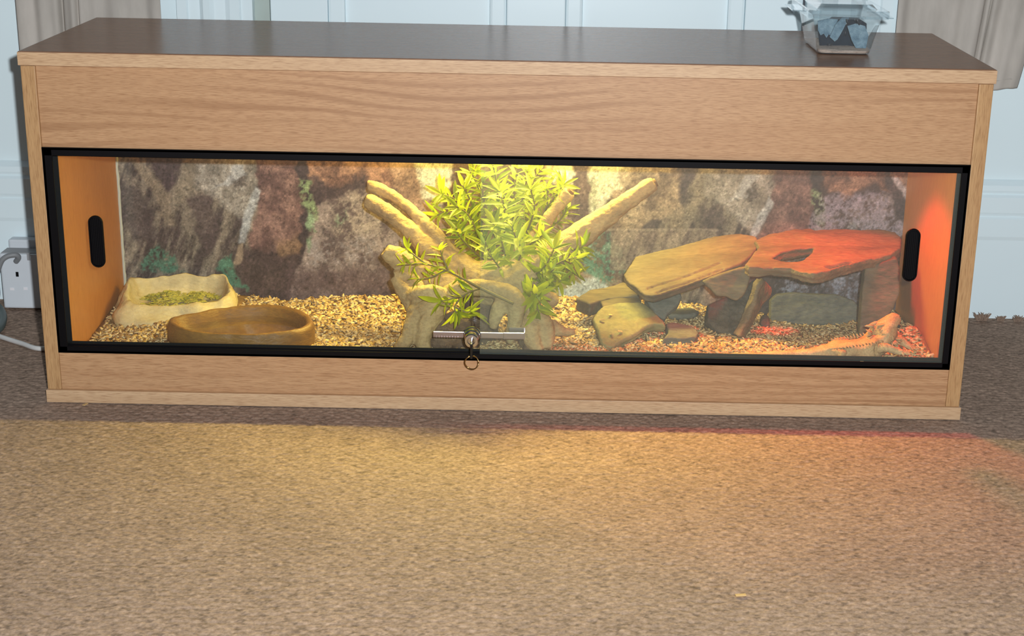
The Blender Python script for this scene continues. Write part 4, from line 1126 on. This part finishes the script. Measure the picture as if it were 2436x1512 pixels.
# ------------------------------------------------------------------ bearded dragon
def build_dragon():
    def gp(u, v, y): return at(u, v, y=y)
    root = thing('bearded_dragon', gp(2080, 845, .06), 'sandy bearded dragon with raised spiny head basking in the right front corner of the tank', 'lizard')
    V = []; Rd = []; E = []
    def add(p, r, par):
        V.append(p); Rd.append(r if hasattr(r, '__len__') else (r, r)); i = len(V) - 1
        if par is not None: E.append((par, i))
        return i
    hip = add(gp(1985, 836, .060), (.017, .011), None)
    b1 = add(gp(2030, 834, .062), (.023, .014), hip)
    b2 = add(gp(2068, 830, .064), (.022, .014), b1)
    sh = add(gp(2092, 818, .066), (.017, .014), b2)
    nk = add(gp(2100, 804, .069), (.015, .014), sh)
    hd0 = add(gp(2104, 790, .074), (.0175, .0135), nk)
    hd1 = add(gp(2114, 774, .079), (.0155, .012), hd0)
    hd2 = add(gp(2126, 758, .083), (.0115, .0095), hd1)
    hd3 = add(gp(2137, 750, .086), (.0075, .0065), hd2)
    ckl = add(gp(2083, 795, .070), (.0095, .0085), hd0); ckr = add(gp(2120, 805, .064), (.0090, .0085), hd0)
    # tail
    pr = hip
    for u, v, y, r in ((1945, 843, .054, .0105), (1900, 847, .049, .009), (1850, 849, .046, .0078), (1790, 849, .044, .0065), (1720, 849, .043, .0052), (1650, 851, .042, .0036), (1585, 856, .042, .0018)):
        pr = add(gp(u, v, y), r, pr)
    # front legs: near one on the glass side, far one behind
    def leg(start, joints, toes):
        pr = start
        for u, v, y, r in joints: pr = add(gp(u, v, y), r, pr)
        base = V[pr]
        for dx, dy, dz in toes:
            k = add(base + Vector((dx, dy, dz)) * .5 + Vector((0, 0, .0012)), .0019, pr); add(base + Vector((dx, dy, dz)), .0012, k)
    T5 = [(.010, .006, -.001), (.013, .002, -.001), (.0135, -.003, -.001), (.010, -.007, -.001), (.004, -.009, -.001)]
    leg(sh, [(2088, 832, .052, .0075), (2104, 824, .045, .0062), (2124, 832, .045, .0052), (2140, 838, .046, .0045)], T5)
    leg(sh, [(2118, 812, .084, .0075), (2138, 806, .094, .0060), (2152, 818, .094, .0052), (2162, 826, .090, .0045)], T5)
    leg(hip, [(1984, 842, .046, .009), (2010, 838, .040, .0075), (1996, 850, .039, .0055), (2012, 853, .039, .0045)], T5)
    leg(hip, [(1990, 820, .082, .009), (2014, 812, .092, .0075), (2000, 822, .094, .0055), (2016, 826, .096, .0045)], T5)
    me = bpy.data.meshes.new('body'); org = Vector(wloc(root))
    me.from_pydata([tuple(v - org) for v in V], E, []); me.materials.append(M_skin)
    o = bpy.data.objects.new('body', me); link(o, root)
    sk = o.modifiers.new('skin', 'SKIN'); sk.use_smooth_shade = True
    for i, r in enumerate(Rd): me.skin_vertices[0].data[i].radius = r; me.skin_vertices[0].data[i].use_root = (i == 0)
    ss = o.modifiers.new('sub', 'SUBSURF'); ss.levels = 2; ss.render_levels = 2
    tx = bpy.data.textures.new('scale_relief', 'VORONOI'); tx.noise_scale = .004
    dm = o.modifiers.new('scales', 'DISPLACE'); dm.texture = tx; dm.strength = .0022; dm.mid_level = .4; dm.texture_coords = 'LOCAL'
    # head frame
    ax = (V[hd3] - V[hd0]).normalized(); toward = (CAM - V[hd0]).normalized()
    side = ax.cross(toward).normalized(); up = side.cross(ax)
    # eye, mouth line, nostril
    for s in (1, -1):
        bm = bmesh.new(); bmesh.ops.create_uvsphere(bm, u_segments=12, v_segments=8, radius=.0026)
        bmesh.ops.translate(bm, vec=V[hd2] * .5 + V[hd1] * .5 + side * s * (.0112 if s > 0 else .0098) + up * (.0074 if s > 0 else -.004), verts=bm.verts)
        mk('eye', bm, M_eye, root, smooth=True)
    bm = bmesh.new(); rs = random.Random(5)
    def spike(p, d, l, r):
        q = p + d * l; tube(bm, [p - d * .001, p + d * l * .55, q], [r, r * .6, r * .08], 5)
    for s in (1, -1):                                               # jaw fringe and temple spikes
        for k in range(11):
            t = k / 10; p = V[nk].lerp(V[hd1], .12 + .6 * t) + side * s * (.0200 - .006 * t) + up * rs.uniform(-.002, .004)
            d = (side * s * 1.0 - ax * (.75 - .3 * t) + up * rs.uniform(-.2, .3)).normalized()
            spike(p, d, .0105 * (1 - .45 * t), .0023)
        for k in range(7):
            p = V[hd0].lerp(V[hd1], .1 * k) + side * s * (.012 - .0012 * k) + up * .0085
            spike(p, (up * .6 - ax * .8 + side * s * .5).normalized(), .0070, .0019)
        for k in range(15):                                         # flank fringe
            t = k / 14; p = V[sh].lerp(V[hip], t) + Vector((0, -s * .018, .001 * rs.random()))
            spike(p + Vector((0, 0, .009)), Vector((-.6, -s * .5, .7)).normalized(), .0040, .0012)
    for ck, n_ in ((ckl, 1), (ckr, 2)):
        for k in range(14):
            a = rs.uniform(-1.4, 1.4); out = (V[ck] - V[hd0]).normalized(); q = out.cross(up)
            d = (out + q * math.sin(a) * .8 + up * rs.uniform(-.3, .6)).normalized()
            spike(V[ck] + d * .0085, d, .0075, .0020)
    for k in range(26):                                             # beard under and behind the jaw
        a = rs.uniform(-1.2, 1.2); p = V[nk].lerp(V[hd0], rs.random() * .8) + (side * math.sin(a) * .015 + up * math.cos(a) * .012)
        spike(p, (side * math.sin(a) + up * math.cos(a) * .7 - ax * .9).normalized(), .0042, .0013)
    mk('spikes', bm, M_skin, root, smooth=True)
build_dragon()

# ------------------------------------------------------------------ lock and key
def build_lock():
    c = at(1122, 805, y=-.008); zc = c.z - .001; x0, x1 = at(1030, 805, y=.010).x, at(1247, 803, y=.012).x
    root = thing('glass_lock', (c.x, .0118, zc), 'chrome ratchet lock clipped to the overlapping glass doors', 'lock')
    bm = box(x0, x1 - .026, .0098, .0114, zc - .0046, zc + .0040, bev=.0009)
    for k in range(9): bx(bm, x0 + .004 + k * .0035, x0 + .0052 + k * .0035, .0092, .0100, zc - .0044, zc - .0024)
    mk('ratchet_bar', bm, M_steel, root)
    bm = box(x1 - .0275, x1 + .0006, .0094, .0112, zc - .0050, zc + .0044, bev=.0009); bx(bm, x1 - .0002, x1 + .0010, .0094, .0205, zc - .0050, zc + .0044); bx(bm, x1 - .020, x1 + .0010, .0196, .0206, zc - .0050, zc + .0082)
    mk('edge_clip', bm, M_steel, root)
    bm = bmesh.new(); lathe(bm, [(.0114, .0085), (.0114, .0045), (.0104, .0035), (.0104, .0005), (.0109, -.0005), (.0109, -.0060), (.0094, -.0078), (.0094, -.0172), (.0082, -.0188), (.0050, -.0190), (.0044, -.0176), (.0020, -.0176)], (c.x, 0, zc + .001), 32, 'y')
    mk('barrel', bm, M_chrome, root, smooth=False)
    k = thing('key', (c.x + .001, -.024, zc - .008), 'black-headed key with a split ring hanging from the chrome lock', 'key')
    bm = box(c.x - .0005, c.x + .0015, -.030, -.017, zc - .002, zc + .003, bev=.0004); mk('key_blade', bm, M_steel, k)
    bm = box(c.x - .0008, c.x + .0024, -.036, -.0255, zc - .0175, zc + .0035, bev=.0015); mk('key_head', bm, M_keyblk, k)
    rc = at(1122, 862, y=-.031); rr = .0088
    bm = bmesh.new(); pts = [rc + Vector((rr * math.cos(a), .0015 * math.sin(2 * a), rr * math.sin(a))) for a in np.linspace(0, 2 * math.pi, 41)]
    tube(bm, pts, .00075, 8); mk('split_ring', bm, M_brass, k, smooth=True)
build_lock()

# ------------------------------------------------------------------ live-food tub on the tank
def build_tub():
    zb = H + .0004; zr = zb + .0500
    fl_, fr_ = at(1945, 128, z=zb), at(2064, 131, z=zb)
    yb0, yb1 = fl_.y - .001, .225
    root = thing('plastic_tub', ((fl_.x + fr_.x) / 2, (yb0 + yb1) / 2, zb), 'clear lidded plastic tub of live food standing on the right end of the tank', 'tub')
    xa, xb = fl_.x, fr_.x + .004
    ex, ey = .0105, .012
    def loop(k, z, grow=0.0, rr=.008):
        x0, x1, y0, y1 = xa - ex * k - grow, xb + ex * k + grow, yb0 - ey * k - grow, yb1 + ey * k + grow
        out = []
        for cx, cyy, a0 in ((x1 - rr, y1 - rr, 0), (x0 + rr, y1 - rr, 90), (x0 + rr, y0 + rr, 180), (x1 - rr, y0 + rr, 270)):
            for i in range(5):
                a = math.radians(a0 + i * 22.5); out.append(Vector((cx + rr * math.cos(a), cyy + rr * math.sin(a), z)))
        return out
    def loft(loops, cap0=True, cap1=False):
        bm = bmesh.new(); rg = [[bm.verts.new(p) for p in l] for l in loops]; n = len(rg[0])
        for a, b in zip(rg, rg[1:]):
            for i in range(n): bm.faces.new((a[i], a[(i + 1) % n], b[(i + 1) % n], b[i]))
        if cap0: bm.faces.new(rg[0])
        if cap1: bm.faces.new(rg[-1])
        bmesh.ops.recalc_face_normals(bm, faces=bm.faces); return bm
    mk('tub_body', loft([loop(-.15, zb), loop(0, zb + .003), loop(.92, zr - .003), loop(1, zr), loop(1, zr, .006), loop(1, zr - .0035, .0068)]), M_tub, root)
    mk('lid', loft([loop(1, zr - .0025, .0075), loop(1, zr + .0060, .0072), loop(1, zr + .0072, .0058), loop(1, zr + .0072, -.006), loop(1, zr + .0135, -.012), loop(1, zr + .0138, -.020)], False, True), M_tublid, root)
    tabz = zr - .0030                                               # pull tabs on the lid's left and right rim
    for nm, (x0, x1, y0, y1) in (('lid_tab', (xa - ex - .017, xa - ex - .005, .165, .235)), ('lid_tab', (xb + ex + .005, xb + ex + .014, yb0 - ey + .004, yb0 - ey + .030))):
        mk(nm, box(x0, x1, y0, y1, tabz, tabz + .0016, bev=.0006, seg=1), M_tublid, root)
    # contents
    bm = loft([loop(-.1, zb + .0012, -.001), loop(.1, zb + .005, -.001)], True, True)
    bmesh.ops.triangulate(bm, faces=bm.faces); bmesh.ops.subdivide_edges(bm, edges=bm.edges, cuts=3, use_grid_fill=True)
    for v in bm.verts:
        if v.co.z > zb + .004: v.co.z += .0022 * mnoise.noise(v.co * 120)
    o = mk('bran', bm, M_bran, None, root.location); tag(o, 'pale bran covering the bottom of the clear tub', 'bran', None, 'stuff')
    def card(lab, pts, y, th, tilt, mat=None):
        bm = bmesh.new(); a = [bm.verts.new(at(u, v, y=y + tilt * (v - 80))) for u, v in pts]; b = [bm.verts.new(v.co + Vector((0, th, 0))) for v in a]
        n = len(a); bm.faces.new(a); bm.faces.new(list(reversed(b)))
        for i in range(n): bm.faces.new((a[i], b[i], b[(i + 1) % n], a[(i + 1) % n]))
        bmesh.ops.recalc_face_normals(bm, faces=bm.faces)
        bmesh.ops.triangulate(bm, faces=bm.faces); bmesh.ops.subdivide_edges(bm, edges=bm.edges, cuts=4, use_grid_fill=True)
        for v in bm.verts: v.co.y += .0016 * mnoise.noise(v.co * 90)
        o = mk('egg_carton', bm, mat or M_carton, None, at(*pts[0], y=y)); tag(o, lab, 'card', 'torn egg carton in the tub')
    card('torn blue-grey carton piece nearest the right wall of the clear tub', [(2016, 62), (2036, 56), (2058, 62), (2066, 84), (2060, 115), (2036, 114), (2026, 96)], .1105, .002, -.00002)
    card('tall leaning carton piece in the middle of the clear tub', [(1974, 88), (1988, 58), (2004, 42), (2020, 42), (2012, 58), (2004, 74), (1992, 94), (1986, 99)], .122, .002, -.00003)
    card('ragged carton piece filling the left of the clear tub', [(1946, 50), (1970, 44), (1994, 46), (1982, 74), (1978, 86), (1972, 82), (1966, 90), (1960, 80), (1952, 84), (1946, 72)], .132, .002, -.00003)
    card('carton piece at the rear of the clear tub, darkened for the shaded gaps', [(1944, 60), (1980, 40), (2040, 42), (2062, 56), (2060, 112), (2000, 116), (1950, 108)], .150, .002, .0, M_carton_dark)
    def cricket(u, v, y, l, ang, lab):
        p = at(u, v, y=y); root2 = thing('cricket', p, lab, 'insect', 'crickets in the tub')
        d = Vector((math.cos(ang), 0, math.sin(ang))); sd = Vector((-d.z, 0, d.x))
        bm = bmesh.new(); tube(bm, [p - d * l, p - d * l * .5, p, p + d * l * .55, p + d * l * .9, p + d * l * 1.1], [.0006, l * .30, l * .36, l * .30, l * .27, .0008], 8)
        mk('insect_body', bm, M_insect, root2, smooth=True)
        for s in (1, -1):
            bm = bmesh.new()
            tube(bm, [p - d * l * .2, p - d * l * .7 + sd * s * l * .7, p - d * l * 1.3 + sd * s * l * .35], [l * .11, l * .09, l * .03], 5)
            tube(bm, [p + d * l * .4, p + d * l * .6 + sd * s * l * .6, p + d * l * .3 + sd * s * l * .9], l * .04, 4)
            mk('legs', bm, M_insect, root2)
    cricket(2016, 52, .1085, .0038, 1.9, 'black cricket high on the carton, the left of the upper two')
    cricket(2041, 51, .1080, .0046, -1.1, 'larger black cricket high on the carton, beside the lid edge')
    cricket(2011, 80, .1478, .0030, 1.6, 'small black cricket below the other two at the peak of the gap')
    cricket(1975, 105, .1125, .0032, .2, 'black cricket low on the bran at the left of the tub')
build_tub()

# ------------------------------------------------------------------ plug adaptor and cables
def build_plug():
    x0 = at(2, 600, y=.40).x; y0 = .392; z1 = .0905
    root = thing('plug_adaptor', (-.755, .42, .003), 'white stepped plug adaptor block against the skirting left of the tank', 'adaptor')
    x1 = x0 + .062
    bm = box(x0, x1, y0, .425, .003, z1, bev=.003); mk('front_block', bm, M_plug, root)
    bm = box(x0 + .004, x1 + .002, .425, .4455, .010, .1045, bev=.003); mk('rear_block', bm, M_plug, root)
    mk('top_cap', box(x0 + .002, x1, y0 + .004, .424, z1 - .0006, z1 + .0012, bev=.0005), M_plugg, root)
    def hole(u, v, w, h, m, nm):
        p = at(u, v, y=y0); mk(nm, box(p.x - w / 2, p.x + w / 2, y0 - .0005, y0 + .001, p.z - h / 2, p.z + h / 2), m, root)
    hole(41, 652, .0042, .0075, M_hole, 'earth_slot'); hole(29, 687, .0062, .0042, M_hole2, 'pin_slot'); hole(61, 686, .0062, .0042, M_hole2, 'pin_slot')
    hole(68, 610, .005, .012, M_plugg, 'switch')
    def cable(lab, pts, r, m, nm='cable'):
        P, q = smooth_path(pts, [r] * len(pts), 8); bm = bmesh.new(); tube(bm, P, q, 10)
        o = mk(nm, bm, m, None, pts[0], smooth=True); tag(o, lab, 'cable')
    p = lambda u, v, y: at(u, v, y=y)
    cable('short grey flex curving out of the adaptor to the left', [p(38, 622, y0 - .001), p(44, 612, y0 - .006), p(36, 606, y0 - .010), p(16, 610, y0 - .014), p(2, 624, y0 - .016), p(-8, 660, y0 - .016), p(-6, 700, y0 - .016), p(-12, 722, .38)], .0042, M_cableg)
    zc = .0036
    f = lambda u, v: at(u, v, z=zc)
    cable('white cable lying on the carpet and running under the left side of the tank', [f(-140, 752), f(-60, 778), f(0, 800), f(50, 816), f(100, 829), f(150, 840) + Vector((0, .05, 0))], .0036, M_cablew)
    cable('grey-green cable loop on the carpet below the adaptor', [at(-40, 716, z=.006), at(-6, 728, z=.006), at(8, 752, z=.006), at(0, 780, z=.006), at(-30, 800, z=.006)], .0055, M_cabled)
build_plug()

# ------------------------------------------------------------------ stray chips
stray_chip(at(205, 961, z=.0) + Vector((0, -.004, .0002)), 1.2, 'stray wood chip on the carpet below the left end of the tank', .004, .002)
stray_chip(at(1762, 1417, z=.0), .15, 'stray wood chip out on the open carpet in front of the tank', .0055, .0022)
stray_chip(at(2050, 861, y=.0115) + Vector((0, 0, .0)), .2, 'tiny pale wood chip on the bottom runner below the lizard', .0022, .0014)
stray_chip(at(216, 826, y=.013), 1.0, 'curled wood chip caught in the left end of the bottom runner', .0032, .0009, -.7)
p0_, n_ = plane3(*[at(u, v, y=y) for u, v, y in [(1440, 826, .094), (1582, 770, .142), (1430, 730, .175)]])
if n_.dot(CAM - p0_) < 0: n_ = -n_
for u, v, yw, lab in ((1451, 752, .8, 'stray wood chip on the upper part of the mossy rock'), (1474, 791, .5, 'stray wood chip on the front edge of the mossy rock, the right one'),
                      (1455, 799, 2.0, 'stray wood chip at the lowest corner of the mossy rock'), (1432, 764, 2.6, 'stray wood chip on the left edge of the mossy rock')):
    stray_chip(at_plane(u, v, p0_, n_) + n_ * .0014, yw, lab, .0038, .0016, .25, .35)
